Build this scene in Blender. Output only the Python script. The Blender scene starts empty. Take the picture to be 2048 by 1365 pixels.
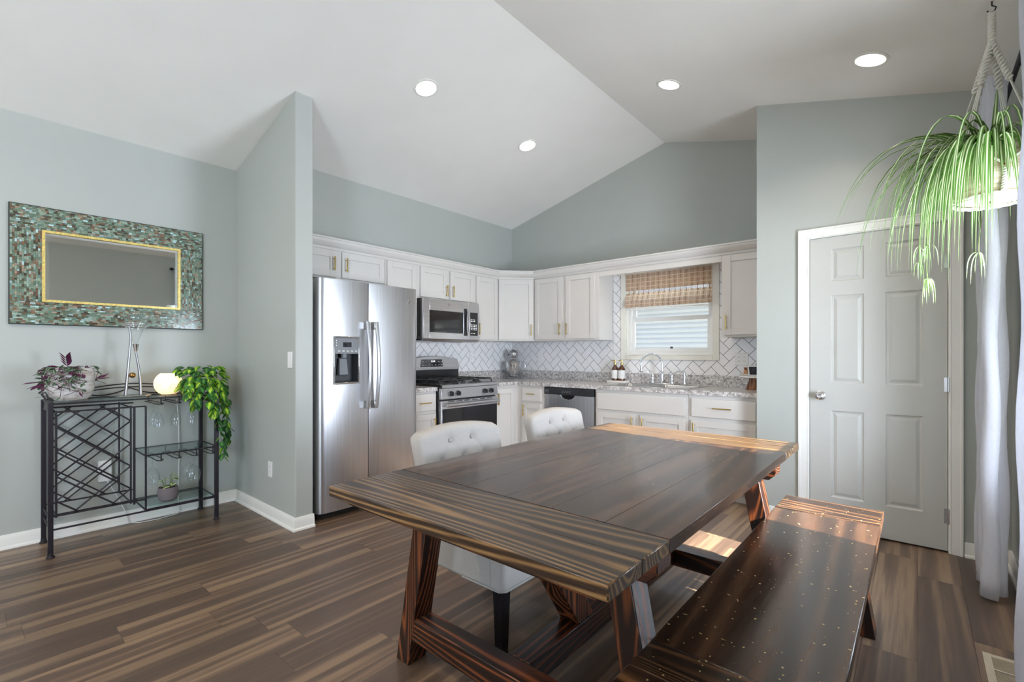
import bpy, bmesh, math, random
from mathutils import Vector, Matrix, noise as mnoise
R = math.radians
PI = math.pi
SC = bpy.context.scene
COL = SC.collection

# ------------------------------------------------------------------ camera
cam_d = bpy.data.cameras.new('camera')
cam_d.sensor_width = 36.0
cam_d.lens = 946.8 / 2048 * 36.0
cam_d.shift_y = (707.3 - 682.5) / 2048
cam_d.clip_start = 0.02
cam = bpy.data.objects.new('camera', cam_d)
COL.objects.link(cam)
cam.location = (4.034, -4.6985, 1.228)
cam.rotation_euler = (R(90), 0, 0.7092)
SC.camera = cam

# ------------------------------------------------------------------ world, sun, daylight, exposure
SC.view_settings.view_transform = 'Standard'
SC.view_settings.look = 'None'
SC.view_settings.gamma = 1
SC.view_settings.use_curve_mapping = False
SC.view_settings.exposure = -0.2
try:
    SC.cycles.max_bounces = 10
    SC.cycles.diffuse_bounces = 6
    SC.cycles.transparent_max_bounces = 24
    SC.cycles.sample_clamp_indirect = 6
except Exception:
    pass
W = bpy.data.worlds.new('sky')
SC.world = W
W.use_nodes = True
_bg = W.node_tree.nodes['Background']
_bg.inputs['Color'].default_value = (0.62, 0.78, 1.0, 1)
_bg.inputs['Strength'].default_value = 1.8

sun_d = bpy.data.lights.new('sun', 'SUN')
sun_d.energy = 50.0
sun_d.angle = R(0.5)
sun_d.color = (1.0, 0.94, 0.84)
sun = bpy.data.objects.new('sun', sun_d)
COL.objects.link(sun)
sun.rotation_euler = Vector((-1, 0.14, -0.53)).to_track_quat('-Z', 'Y').to_euler()
sun.location = (9, -2, 6)


def daylight(loc, direction, sx, sy, energy, color):
    d = bpy.data.lights.new('window_daylight', 'AREA')
    d.shape = 'RECTANGLE'
    d.size, d.size_y = sx, sy
    d.energy = energy
    d.color = color
    o = bpy.data.objects.new('window_daylight', d)
    COL.objects.link(o)
    o.location = loc
    o.rotation_euler = Vector(direction).to_track_quat('-Z', 'Z').to_euler()
    return o


DAY = (0.80, 0.88, 1.0)
# daylight through the glass: light from the sky and, tilted upward, light thrown up by the sunlit ground
daylight((5.05, -2.00, 1.15), (-1, 0, .42), 1.15, 1.50, 250, DAY)       # dining window
daylight((4.75, -7.2, 1.45), (-1, 0, .50), 1.70, 1.40, 270, (0.71, 0.84, 1.0))     # lamp added outside the unseen living room side window
daylight((0.85, -9.90, 1.50), (0, 1, .60), 1.50, 1.60, 18, DAY)        # two lamps added outside unseen living room end windows
daylight((3.10, -9.90, 1.50), (0, 1, .60), 1.50, 1.60, 18, DAY)

# ------------------------------------------------------------------ materials


class NT:
    def __init__(s, m):
        s.m = m
        s.t = m.node_tree
        s.n = s.t.nodes
        s.l = s.t.links

    def new(s, kind, **kw):
        nd = s.n.new(kind)
        for k, v in kw.items():
            setattr(nd, k, v)
        return nd

    def put(s, nd, key, val):
        if val is None:
            return
        if hasattr(val, 'is_output') or isinstance(val, bpy.types.NodeSocket):
            s.l.new(val, nd.inputs[key])
        else:
            nd.inputs[key].default_value = val

    def coord(s, kind='Object', scale=(1, 1, 1), rot=(0, 0, 0), loc=(0, 0, 0), src=None):
        mp = s.new('ShaderNodeMapping')
        if src is None:
            tc = s.new('ShaderNodeTexCoord')
            src = tc.outputs[kind]
        s.l.new(src, mp.inputs['Vector'])
        mp.inputs['Scale'].default_value = scale
        mp.inputs['Rotation'].default_value = rot
        mp.inputs['Location'].default_value = loc
        return mp.outputs['Vector']

    def noise(s, vec, scale=5, detail=3, rough=.5, dist=0):
        nd = s.new('ShaderNodeTexNoise')
        s.put(nd, 'Vector', vec)
        s.put(nd, 'Scale', scale)
        s.put(nd, 'Detail', detail)
        s.put(nd, 'Roughness', rough)
        s.put(nd, 'Distortion', dist)
        return nd.outputs['Fac']

    def math(s, op, a, b=None, c=None, clamp=False):
        nd = s.new('ShaderNodeMath', operation=op)
        nd.use_clamp = clamp
        for i, v in enumerate((a, b, c)):
            if v is None:
                continue
            if isinstance(v, bpy.types.NodeSocket):
                s.l.new(v, nd.inputs[i])
            else:
                nd.inputs[i].default_value = v
        return nd.outputs[0]

    def ramp(s, fac, stops, interp='LINEAR'):
        nd = s.new('ShaderNodeValToRGB')
        nd.color_ramp.interpolation = interp
        el = nd.color_ramp.elements
        while len(el) < len(stops):
            el.new(0.5)
        for e, (p, c) in zip(el, stops):
            e.position = p
            e.color = (c[0], c[1], c[2], 1) if not isinstance(c, (int, float)) else (c, c, c, 1)
        s.l.new(fac, nd.inputs['Fac'])
        return nd.outputs['Color']

    def mix(s, fac, a, b, blend='MIX'):
        nd = s.new('ShaderNodeMix', data_type='RGBA', blend_type=blend)
        for i, v in ((0, fac), (6, a), (7, b)):
            if isinstance(v, bpy.types.NodeSocket):
                s.l.new(v, nd.inputs[i])
            elif isinstance(v, (int, float)):
                nd.inputs[i].default_value = v
            else:
                nd.inputs[i].default_value = (v[0], v[1], v[2], 1)
        return nd.outputs[2]

    def bump(s, h, strength=.2, dist=.002):
        nd = s.new('ShaderNodeBump')
        nd.inputs['Strength'].default_value = strength
        nd.inputs['Distance'].default_value = dist
        s.l.new(h, nd.inputs['Height'])
        return nd.outputs['Normal']

    def island(s):
        return s.new('ShaderNodeNewGeometry').outputs['Random Per Island']

    def sep(s, vec):
        nd = s.new('ShaderNodeSeparateXYZ')
        s.l.new(vec, nd.inputs[0])
        return nd.outputs

    def comb(s, x, y, z):
        nd = s.new('ShaderNodeCombineXYZ')
        for i, v in enumerate((x, y, z)):
            if isinstance(v, bpy.types.NodeSocket):
                s.l.new(v, nd.inputs[i])
            else:
                nd.inputs[i].default_value = v
        return nd.outputs[0]


def srgb(r, g, b):
    f = lambda c: (c / 255 / 12.92) if c / 255 <= .04045 else ((c / 255 + .055) / 1.055) ** 2.4
    return (f(r), f(g), f(b))


def base(name, color=(.8, .8, .8), rough=.5, metal=0, coat=0, coat_rough=.1, spec=.5, **kw):
    m = bpy.data.materials.new(name)
    m.use_nodes = True
    N = NT(m)
    p = N.n['Principled BSDF']
    p.inputs['Base Color'].default_value = (color[0], color[1], color[2], 1)
    p.inputs['Roughness'].default_value = rough
    p.inputs['Metallic'].default_value = metal
    p.inputs['Coat Weight'].default_value = coat
    p.inputs['Coat Roughness'].default_value = coat_rough
    p.inputs['Specular IOR Level'].default_value = spec
    for k, v in kw.items():
        p.inputs[k.replace('_', ' ')].default_value = v
    return m, N, p


def speck(name, color, rough=.5, metal=0, var=.06, scale=30, bump=0, bscale=400, coat=0, stretch=(1, 1, 1), spec=.5, coat_rough=.1):
    """plain material with a light procedural mottling and optional fine bump"""
    m, N, p = base(name, color, rough, metal, coat, coat_rough, spec)
    v = N.coord(scale=stretch)
    f = N.noise(v, scale, 3)
    lo = tuple(max(0, c * (1 - var)) for c in color)
    hi = tuple(min(1, c * (1 + var)) for c in color)
    N.l.new(N.ramp(f, [(.3, lo), (.7, hi)]), p.inputs['Base Color'])
    if bump:
        N.l.new(N.bump(N.noise(v, bscale, 2), bump, .001), p.inputs['Normal'])
    return m


M = {}
WALLC = srgb(179, 183, 178)
M['wall'] = speck('sage_wall_paint', WALLC, .42, var=.015, scale=3, bump=.12, bscale=260, spec=.45)
M['ceiling'] = speck('white_ceiling_paint', srgb(240, 239, 236), .8, var=.015, scale=3, bump=.35, bscale=90, spec=.2)
M['trim'] = speck('white_trim_paint', srgb(236, 235, 230), .35, var=.02, scale=6)
M['cream_trim'] = speck('cream_window_trim', srgb(231, 229, 220), .4, var=.02, scale=6)
M['cab'] = speck('white_cabinet_paint', srgb(212, 209, 205), .32, var=.015, scale=5, spec=.5)
M['door'] = speck('white_door_paint', srgb(194, 194, 189), .42, var=.015, scale=5)
M['dark_gap'] = speck('dark_shadow_gap', (.02, .02, .02), .8)
M['brass'] = speck('brushed_brass', srgb(196, 172, 108), .28, 1, var=.08, scale=60, stretch=(1, 1, 8))
M['chrome'] = speck('polished_chrome', (.82, .83, .85), .08, 1, var=.03)
M['nickel'] = speck('satin_nickel', (.62, .61, .60), .25, 1, var=.05)
M['dull_metal'] = speck('dull_grey_metal', (.36, .35, .35), .3, 1, var=.1)
M['black'] = speck('black_enamel', (.018, .018, .02), .22, var=.1)
M['black_matte'] = speck('black_cast_iron', (.02, .02, .022), .55, var=.2, scale=80, bump=.2)
M['black_glass'] = speck('black_oven_glass', (.012, .012, .014), .06, var=.05, spec=.6)
M['iron'] = speck('dark_brown_iron', srgb(46, 42, 48), .42, .4, var=.15, scale=50, bump=.15, bscale=200)
M['plastic_white'] = speck('white_plastic', srgb(236, 236, 234), .35, var=.01)
M['grey_plastic'] = speck('grey_plastic', srgb(120, 122, 126), .4, var=.05)
M['paper'] = speck('white_paper_label', srgb(228, 228, 226), .7, var=.03)
M['soil'] = speck('dark_soil', (.03, .02, .014), .95, var=.5, scale=120, bump=1, bscale=150)
M['cord'] = speck('white_cotton_cord', srgb(232, 229, 220), .85, var=.08, scale=300, bump=.6, bscale=500)
M['siding'] = speck('white_vinyl_siding', srgb(206, 208, 216), .55, var=.02, scale=4)
M['black_leg'] = speck('black_lacquered_wood', (.012, .010, .012), .25, var=.2)
M['ceramic_white'] = speck('white_ceramic', srgb(235, 232, 226), .25, var=.03)
M['bead'] = speck('brown_wood_bead', srgb(140, 84, 52), .5, var=.2, scale=90)
M['bronze'] = speck('polished_bronze', srgb(176, 140, 86), .15, 1, var=.1)
M['grout'] = speck('grey_grout', srgb(70, 70, 75), .9, var=.1, scale=60)
M['tile'] = speck('white_subway_tile', srgb(240, 239, 240), .14, var=.02, scale=8, bump=.04, bscale=12)
M['roof'] = speck('grey_shingle', srgb(120, 122, 128), .9, var=.2, scale=30)
M['gravel'] = speck('outside_ground', srgb(150, 150, 130), .9, var=.3, scale=4)


def steel(name, axis=2, col=(.63, .63, .65), rough=.31):
    m, N, p = base(name, col, rough, 1)
    st = [260, 260, 260]
    st[axis] = 2.0
    v = N.coord(scale=st)
    f = N.noise(v, 1, 2)
    N.l.new(N.ramp(f, [(.25, tuple(c * .86 for c in col)), (.75, tuple(min(1, c * 1.1) for c in col))]), p.inputs['Base Color'])
    N.l.new(N.bump(f, .05, .0006), p.inputs['Normal'])
    p.inputs['Roughness'].default_value = rough
    return m


M['steel'] = steel('brushed_stainless_steel', 2)
M['steel_h'] = steel('brushed_stainless_steel_horizontal', 1)
M['sink'] = steel('satin_sink_steel', 0, (.66, .66, .67), .22)


def wood(name, axis, dark, mid, light, rough=.3, coat=.5, coat_rough=.15, freq=16, along=.9, rings=9, band=(.25, .55, .8), var=.35, fleck=.0, spec=.5, detail=.6, dist=.15):
    """plank wood: grain runs along the local axis; every loose board of a mesh gets its own figure"""
    m, N, p = base(name, mid, rough, 0, coat, coat_rough, spec)
    tc = N.new('ShaderNodeTexCoord').outputs['Object']
    isl = N.island()
    off = N.math('MULTIPLY', isl, 37.0)
    x, y, z = N.sep(tc)[:3]
    c3 = [x, y, z]
    sc = [freq] * 3
    sc[axis] = along
    c3 = [N.math('MULTIPLY', c3[i], sc[i]) for i in range(3)]
    o2 = N.math('MULTIPLY', off, 1.7)
    v = N.comb(N.math('ADD', c3[0], off), N.math('ADD', c3[1], o2), N.math('ADD', c3[2], off))
    big = N.noise(v, .55, detail, .5, dist)
    r = N.math('MULTIPLY', big, rings * 2 * PI)
    s = N.math('SINE', r)
    s = N.math('MULTIPLY_ADD', s, .5, .5)
    s = N.math('POWER', s, 1.6)
    fs = [freq * 22] * 3
    fs[axis] = 6
    vf = N.comb(*[N.math('MULTIPLY', (x, y, z)[i], fs[i]) for i in range(3)])
    fine = N.noise(vf, 1, 3)
    f = N.math('ADD', N.math('MULTIPLY', s, .7), N.math('MULTIPLY', N.math('SUBTRACT', fine, .35), .75))
    col = N.ramp(f, [(band[0], dark), (band[1], mid), (band[2], light)])
    blot = N.noise(v, .22, 2)
    tone = N.math('ADD', N.math('MULTIPLY', isl, var), N.math('MULTIPLY', blot, .9))
    tone = N.math('ADD', tone, 1 - var / 2 - .45)
    tc3 = N.comb(tone, tone, tone)
    col = N.mix(1.0, col, tc3, 'MULTIPLY')
    if fleck:
        fl = N.noise(N.coord(scale=(1, .8, 1)), 105, 0)
        fm = N.ramp(fl, [(1 - fleck, 0), (1 - fleck + .015, 1)])
        col = N.mix(fm, col, srgb(205, 180, 120))
    N.l.new(col, p.inputs['Base Color'])
    N.l.new(N.math('ADD', N.math('MULTIPLY', fine, .12), rough - .06), p.inputs['Roughness'])
    N.l.new(N.bump(f, .12, .0008), p.inputs['Normal'])
    N.l.new(N.bump(N.noise(tc, 9, 2), .03, .004), p.inputs['Coat Normal'])
    return m


TD, TM, TL = srgb(50, 36, 27), srgb(98, 72, 46), srgb(150, 116, 74)
M['wood_x'] = wood('stained_pine_grain_across', 0, TD, TM, TL, freq=7, along=.45, rings=36, coat=.12, band=(.2, .5, .9))
M['wood_y'] = wood('stained_pine_grain_lengthwise', 1, srgb(38, 26, 20), srgb(76, 52, 38), srgb(102, 74, 54), freq=5, along=.45, rings=13, band=(.0, .5, 1.0), var=.2, rough=.25, coat=.15, coat_rough=.10)
M['wood_z'] = wood('stained_pine_grain_upright', 2, srgb(34, 19, 14), srgb(82, 42, 24), srgb(144, 80, 42), freq=9, along=.8, rings=22, coat=.12, band=(.25, .6, .95))
M['wood_xr'] = wood('stained_pine_rail_grain', 0, srgb(34, 19, 14), srgb(82, 42, 24), srgb(144, 80, 42), freq=9, along=.8, rings=22, coat=.12, band=(.25, .6, .95))
M['wood_yr'] = wood('stained_pine_beam_grain', 1, srgb(22, 11, 9), srgb(60, 28, 17), srgb(110, 56, 28), freq=9, rings=22, coat=.12)
M['bench_y'] = wood('stained_pine_bench_lengthwise', 1, srgb(38, 25, 18), srgb(66, 44, 30), srgb(92, 64, 44), freq=4, along=.4, rings=14, band=(.0, .5, 1.0), var=.2, rough=.24, coat=.25, coat_rough=.13, fleck=.178)
M['bench_x'] = wood('stained_pine_bench_across', 0, srgb(42, 28, 20), srgb(84, 56, 36), srgb(120, 84, 54), freq=7, along=.45, rings=30, band=(.2, .5, .9), coat=.12, fleck=.178)
M['floor'] = wood('walnut_vinyl_plank', 1, srgb(78, 62, 52), srgb(108, 86, 70), srgb(142, 118, 92), rough=.42, coat=.25, coat_rough=.3, freq=15, along=.45, rings=4, var=.32, band=(.0, .5, 1.0), detail=4, dist=.3)
M['oak'] = wood('light_turned_wood', 2, srgb(120, 76, 44), srgb(170, 118, 76), srgb(196, 146, 100), rough=.5, coat=0, freq=30, rings=3)
M['acacia'] = wood('acacia_pedestal_wood', 2, srgb(80, 44, 22), srgb(128, 76, 42), srgb(160, 104, 60), rough=.5, coat=.1, freq=30, rings=3)


def granite():
    m, N, p = base('speckled_granite_laminate', (.5, .5, .5), .22, 0, .2)
    v = N.coord()
    a = N.noise(v, 40, 4, .65)
    b = N.noise(v, 130, 3, .6)
    c = N.noise(N.coord(loc=(3, 5, 2)), 85, 4, .7)
    col = N.ramp(a, [(.36, srgb(150, 142, 140)), (.5, srgb(196, 192, 190)), (.66, srgb(232, 230, 228))])
    dk = N.ramp(b, [(.36, 1), (.42, 0)])
    col = N.mix(dk, col, srgb(78, 74, 78))
    bk = N.ramp(c, [(.33, 1), (.37, 0)])
    col = N.mix(bk, col, srgb(40, 38, 42))
    wh = N.ramp(c, [(.62, 0), (.67, 1)])
    col = N.mix(wh, col, srgb(240, 240, 240))
    N.l.new(col, p.inputs['Base Color'])
    return m


M['granite'] = granite()


def fabric(name, col, rough=.9):
    m, N, p = base(name, col, rough, spec=.2)
    v = N.coord(scale=(1, 1, 1))
    w = N.noise(N.coord(scale=(900, 900, 260)), 1, 2)
    w2 = N.noise(N.coord(scale=(260, 260, 900)), 1, 2)
    f = N.math('MULTIPLY', N.math('ADD', w, w2), .5)
    c = N.ramp(f, [(.35, tuple(x * .80 for x in col)), (.65, tuple(min(1, x * 1.14) for x in col))])
    N.l.new(c, p.inputs['Base Color'])
    N.l.new(N.bump(f, .35, .001), p.inputs['Normal'])
    return m


M['linen'] = fabric('grey_linen_upholstery', srgb(186, 182, 178))


def curtain_mat():
    m = bpy.data.materials.new('sheer_white_linen')
    m.use_nodes = True
    N = NT(m)
    p = N.n['Principled BSDF']
    p.inputs['Base Color'].default_value = (.86, .87, .90, 1)
    p.inputs['Roughness'].default_value = .9
    f = N.noise(N.coord(scale=(300, 300, 40)), 1, 2)
    N.l.new(N.ramp(f, [(.3, srgb(226, 228, 236)), (.7, srgb(244, 244, 250))]), p.inputs['Base Color'])
    tr = N.new('ShaderNodeBsdfTranslucent')
    tr.inputs['Color'].default_value = (.95, .96, .99, 1)
    mx = N.new('ShaderNodeMixShader')
    mx.inputs[0].default_value = .62
    N.l.new(p.outputs[0], mx.inputs[1])
    N.l.new(tr.outputs[0], mx.inputs[2])
    N.l.new(mx.outputs[0], N.n['Material Output'].inputs['Surface'])
    return m


M['curtain'] = curtain_mat()


def clear_glass(name, tint=(1, 1, 1), k=1.0, rough=.02):
    m = bpy.data.materials.new(name)
    m.use_nodes = True
    N = NT(m)
    N.n.remove(N.n['Principled BSDF'])
    t = N.new('ShaderNodeBsdfTransparent')
    t.inputs['Color'].default_value = (tint[0], tint[1], tint[2], 1)
    g = N.new('ShaderNodeBsdfGlossy')
    g.inputs['Roughness'].default_value = rough
    lw = N.new('ShaderNodeLayerWeight')
    lw.inputs['Blend'].default_value = .35
    f = N.math('MULTIPLY_ADD', N.math('POWER', lw.outputs['Facing'], 2.0), .75 * k, .05 * k)
    f = N.math('ADD', f, N.math('MULTIPLY', N.noise(N.coord(), 8, 1), .01))
    mx = N.new('ShaderNodeMixShader')
    N.l.new(f, mx.inputs[0])
    N.l.new(t.outputs[0], mx.inputs[1])
    N.l.new(g.outputs[0], mx.inputs[2])
    N.l.new(mx.outputs[0], N.n['Material Output'].inputs['Surface'])
    return m


M['glass'] = clear_glass('clear_drinking_glass', (.97, .985, .99))
M['pane'] = clear_glass('window_pane_glass', (.98, .99, 1), .35)
M['shelf_glass'] = clear_glass('greenish_shelf_glass', (.86, .94, .93), .6)
m, N, p = base('amber_bottle_glass', srgb(92, 44, 14), .06, coat=.5, Transmission_Weight=.35)
N.l.new(N.ramp(N.noise(N.coord(), 30), [(.3, srgb(70, 32, 10)), (.7, srgb(104, 52, 18))]), p.inputs['Base Color'])
M['amber'] = m


def glow(name, col, strength, warm=None):
    m, N, p = base(name, col, .5)
    p.inputs['Emission Color'].default_value = (col[0], col[1], col[2], 1)
    p.inputs['Emission Strength'].default_value = strength
    f = N.noise(N.coord(), 28, 3)
    N.l.new(N.ramp(f, [(.3, tuple(c * .93 for c in col)), (.7, col)]), p.inputs['Emission Color'])
    return m


M['led'] = glow('lit_led_disc', (1, .96, .88), 7)
M['bulb'] = glow('lit_bulb', (1, .86, .66), 9)
M['digits'] = glow('lit_display_digits', (.9, .95, 1), 1.6)


def globe_mat():
    m, N, p = base('milky_onyx_shade', srgb(248, 226, 196), .5, spec=.4)
    col = N.ramp(N.noise(N.coord(), 24, 4, .6), [(.3, srgb(240, 208, 172)), (.7, srgb(255, 240, 218))])
    N.l.new(col, p.inputs['Base Color'])
    N.l.new(col, p.inputs['Emission Color'])
    p.inputs['Emission Strength'].default_value = .18
    tr = N.new('ShaderNodeBsdfTranslucent')
    N.l.new(col, tr.inputs['Color'])
    mx = N.new('ShaderNodeMixShader')
    mx.inputs[0].default_value = .6
    N.l.new(p.outputs[0], mx.inputs[1])
    N.l.new(tr.outputs[0], mx.inputs[2])
    N.l.new(mx.outputs[0], N.n['Material Output'].inputs['Surface'])
    return m


M['globe'] = globe_mat()


def mosaic():
    """small glass tesserae laid in running courses that follow each side of the frame"""
    m, N, p = base('green_brown_glass_mosaic', (.3, .4, .35), .18, coat=.6)
    isl = N.island()
    a = N.math('FRACT', N.math('MULTIPLY', isl, 17.37))
    col = N.ramp(a, [(0, srgb(84, 76, 62)), (.12, srgb(128, 100, 80)), (.22, srgb(104, 118, 100)), (.38, srgb(122, 142, 124)),
                     (.56, srgb(142, 158, 140)), (.70, srgb(112, 140, 128)), (.80, srgb(160, 142, 122)), (.87, srgb(150, 172, 162)), (.95, srgb(176, 204, 204))], 'CONSTANT')
    b = N.math('FRACT', N.math('MULTIPLY', isl, 91.7))
    t = N.math('MULTIPLY_ADD', b, .5, .72)
    n = N.noise(N.coord(), 160, 2)
    t = N.math('MULTIPLY', t, N.math('MULTIPLY_ADD', n, .5, .72))
    col = N.mix(1.0, col, N.comb(t, t, t), 'MULTIPLY')
    N.l.new(col, p.inputs['Base Color'])
    return m


M['mosaic'] = mosaic()
M['gold'] = speck('gold_mosaic_strip', srgb(226, 202, 122), .35, .35, var=.22, scale=70, stretch=(1, 1, 1))
m, N, p = base('silvered_mirror', (.86, .89, .88), .015, 1)
N.l.new(N.ramp(N.noise(N.coord(), 3), [(.2, (.85, .88, .87)), (.8, (.87, .90, .89))]), p.inputs['Base Color'])
M['mirror'] = m


def shade_mat():
    m, N, p = base('woven_bamboo_shade', srgb(214, 186, 158), .8, spec=.2)
    tc = N.coord()
    x, y, z = N.sep(tc)[:3]
    fx = N.math('FRACT', N.math('MULTIPLY', x, 17.5))
    fx2 = N.math('FRACT', N.math('MULTIPLY_ADD', x, 17.5, .5))
    fz = N.math('FRACT', N.math('MULTIPLY', z, 22.0))
    reed = N.noise(N.coord(scale=(9, 9, 420)), 1, 3)
    col = N.ramp(reed, [(.30, srgb(180, 156, 136)), (.5, srgb(216, 194, 174)), (.7, srgb(232, 214, 196))])
    light = srgb(244, 230, 210)
    dark = srgb(160, 124, 94)
    bd = N.noise(N.coord(scale=(60, 1, 6)), 1, 1)
    col = N.mix(N.math('MULTIPLY', N.math('LESS_THAN', fx2, .10), N.math('GREATER_THAN', bd, .46)), col, dark)
    col = N.mix(N.math('LESS_THAN', fz, .12), col, light)
    col = N.mix(N.math('LESS_THAN', fx, .10), col, light)
    N.l.new(col, p.inputs['Base Color'])
    tr = N.new('ShaderNodeBsdfTranslucent')
    N.l.new(col, tr.inputs['Color'])
    mx = N.new('ShaderNodeMixShader')
    mx.inputs[0].default_value = .45
    N.l.new(p.outputs[0], mx.inputs[1])
    N.l.new(tr.outputs[0], mx.inputs[2])
    N.l.new(mx.outputs[0], N.n['Material Output'].inputs['Surface'])
    return m


M['shade'] = shade_mat()


def leaf_mat(name, edge, center, back=None, w0=.35, w1=.55, stripe=None, varc=.3):
    """leaf colour runs across the blade (UV x = 0 at the midrib, 1 at the edge)"""
    m, N, p = base(name, edge, .38, spec=.4)
    uv = N.new('ShaderNodeUVMap').outputs['UV']
    u, v = N.sep(uv)[:2]
    a = N.math('ABSOLUTE', u)
    a = N.math('ADD', a, N.math('MULTIPLY', N.math('SUBTRACT', N.noise(N.coord(scale=(1, 1, 1)), 45, 2), .5), varc))
    stops = [(w0, center), (w1, edge)]
    if stripe:
        stops += [(.72, edge), (.78, stripe), (.9, edge)]
    col = N.ramp(a, stops)
    isl = N.island()
    t = N.math('MULTIPLY_ADD', isl, .5, .72)
    col = N.mix(1.0, col, N.comb(t, t, t), 'MULTIPLY')
    if back:
        g = N.new('ShaderNodeNewGeometry').outputs['Backfacing']
        col = N.mix(g, col, back)
    N.l.new(col, p.inputs['Base Color'])
    tr = N.new('ShaderNodeBsdfTranslucent')
    N.l.new(col, tr.inputs['Color'])
    mx = N.new('ShaderNodeMixShader')
    mx.inputs[0].default_value = .3
    N.l.new(p.outputs[0], mx.inputs[1])
    N.l.new(tr.outputs[0], mx.inputs[2])
    N.l.new(mx.outputs[0], N.n['Material Output'].inputs['Surface'])
    return m


M['spider'] = leaf_mat('spider_plant_leaf', srgb(92, 134, 58), srgb(228, 234, 196), None, .26, .40, varc=.06)
M['phil'] = leaf_mat('philodendron_leaf', srgb(84, 148, 48), srgb(196, 226, 70), None, .22, .5, varc=.9)
M['phil_dark'] = leaf_mat('philodendron_dark_leaf', srgb(44, 96, 52), srgb(92, 148, 60), None, .1, .5, varc=.6)
M['trad'] = leaf_mat('wandering_dude_leaf', srgb(96, 122, 92), srgb(66, 72, 66), None, .12, .2, srgb(226, 232, 222), varc=.08)
M['trad_purple'] = leaf_mat('wandering_dude_purple_leaf', srgb(98, 34, 76), srgb(126, 62, 104), None, .2, .6)
M['pearl'] = leaf_mat('cream_variegated_leaf', srgb(222, 228, 182), srgb(96, 138, 72), None, .3, .6, varc=.5)
M['green'] = leaf_mat('bright_green_leaf', srgb(92, 140, 62), srgb(120, 166, 84), None, .2, .5)
M['stem'] = speck('green_plant_stem', srgb(110, 130, 70), .6, var=.2)
M['stem_brown'] = speck('brown_plant_stem', srgb(96, 62, 70), .6, var=.2)


def striped_pot():
    m, N, p = base('streaked_beige_stoneware', srgb(190, 176, 150), .45)
    v = N.coord(scale=(3, 3, 60))
    f = N.noise(v, 1, 3, .6, .3)
    N.l.new(N.ramp(f, [(.3, srgb(128, 108, 82)), (.48, srgb(184, 170, 144)), (.68, srgb(214, 206, 188))]), p.inputs['Base Color'])
    return m


M['streaked'] = striped_pot()


def basket_pot():
    m, N, p = base('dimpled_grey_pot', srgb(128, 120, 124), .7)
    v = N.coord()
    x, y, z = N.sep(v)[:3]
    a = N.math('SINE', N.math('MULTIPLY', N.math('ARCTAN2', y, x), 46))
    b = N.math('SINE', N.math('MULTIPLY', z, 900))
    f = N.math('MULTIPLY', a, b)
    N.l.new(N.ramp(f, [(0, srgb(118, 110, 114)), (.6, srgb(140, 132, 136))]), p.inputs['Base Color'])
    N.l.new(N.bump(f, .5, .002), p.inputs['Normal'])
    return m


M['greypot'] = basket_pot()


def stonepot():
    m, N, p = base('white_marbled_pot', srgb(226, 220, 216), .45)
    f = N.noise(N.coord(scale=(2, 2, 9)), 3, 4, .6, .6)
    N.l.new(N.ramp(f, [(.34, srgb(178, 162, 150)), (.5, srgb(224, 218, 214)), (.7, srgb(236, 234, 232))]), p.inputs['Base Color'])
    return m


M['stonepot'] = stonepot()
M['marble'] = speck('white_marble', srgb(232, 230, 228), .25, var=.06, scale=12)
M['screen'] = speck('dark_display_screen', (.03, .03, .04), .12, var=.6, scale=25)
M['rack_wire'] = M['black_matte']
M['terrazzo'] = speck('speckled_clay_pot', srgb(196, 182, 170), .7, var=.3, scale=140)

# ------------------------------------------------------------------ object helpers


def tag(o, label=None, cat=None, group=None, kind=None):
    if label: o['label'] = label
    if cat: o['category'] = cat
    if group: o['group'] = group
    if kind: o['kind'] = kind
    return o


def thing(name, label, cat, loc=(0, 0, 0), group=None, rotz=0):
    o = bpy.data.objects.new(name, None)
    o.empty_display_size = .1
    COL.objects.link(o)
    o.location = loc
    o.rotation_euler = (0, 0, rotz)
    tag(o, label, cat, group)
    return o


def wloc(o):
    v = Vector((0, 0, 0))
    while o is not None:
        v = v + Vector(o.location)
        o = o.parent
    return v


WORLD = ((0, 0, 0), (1, 0, 0), (0, 1, 0))


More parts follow.
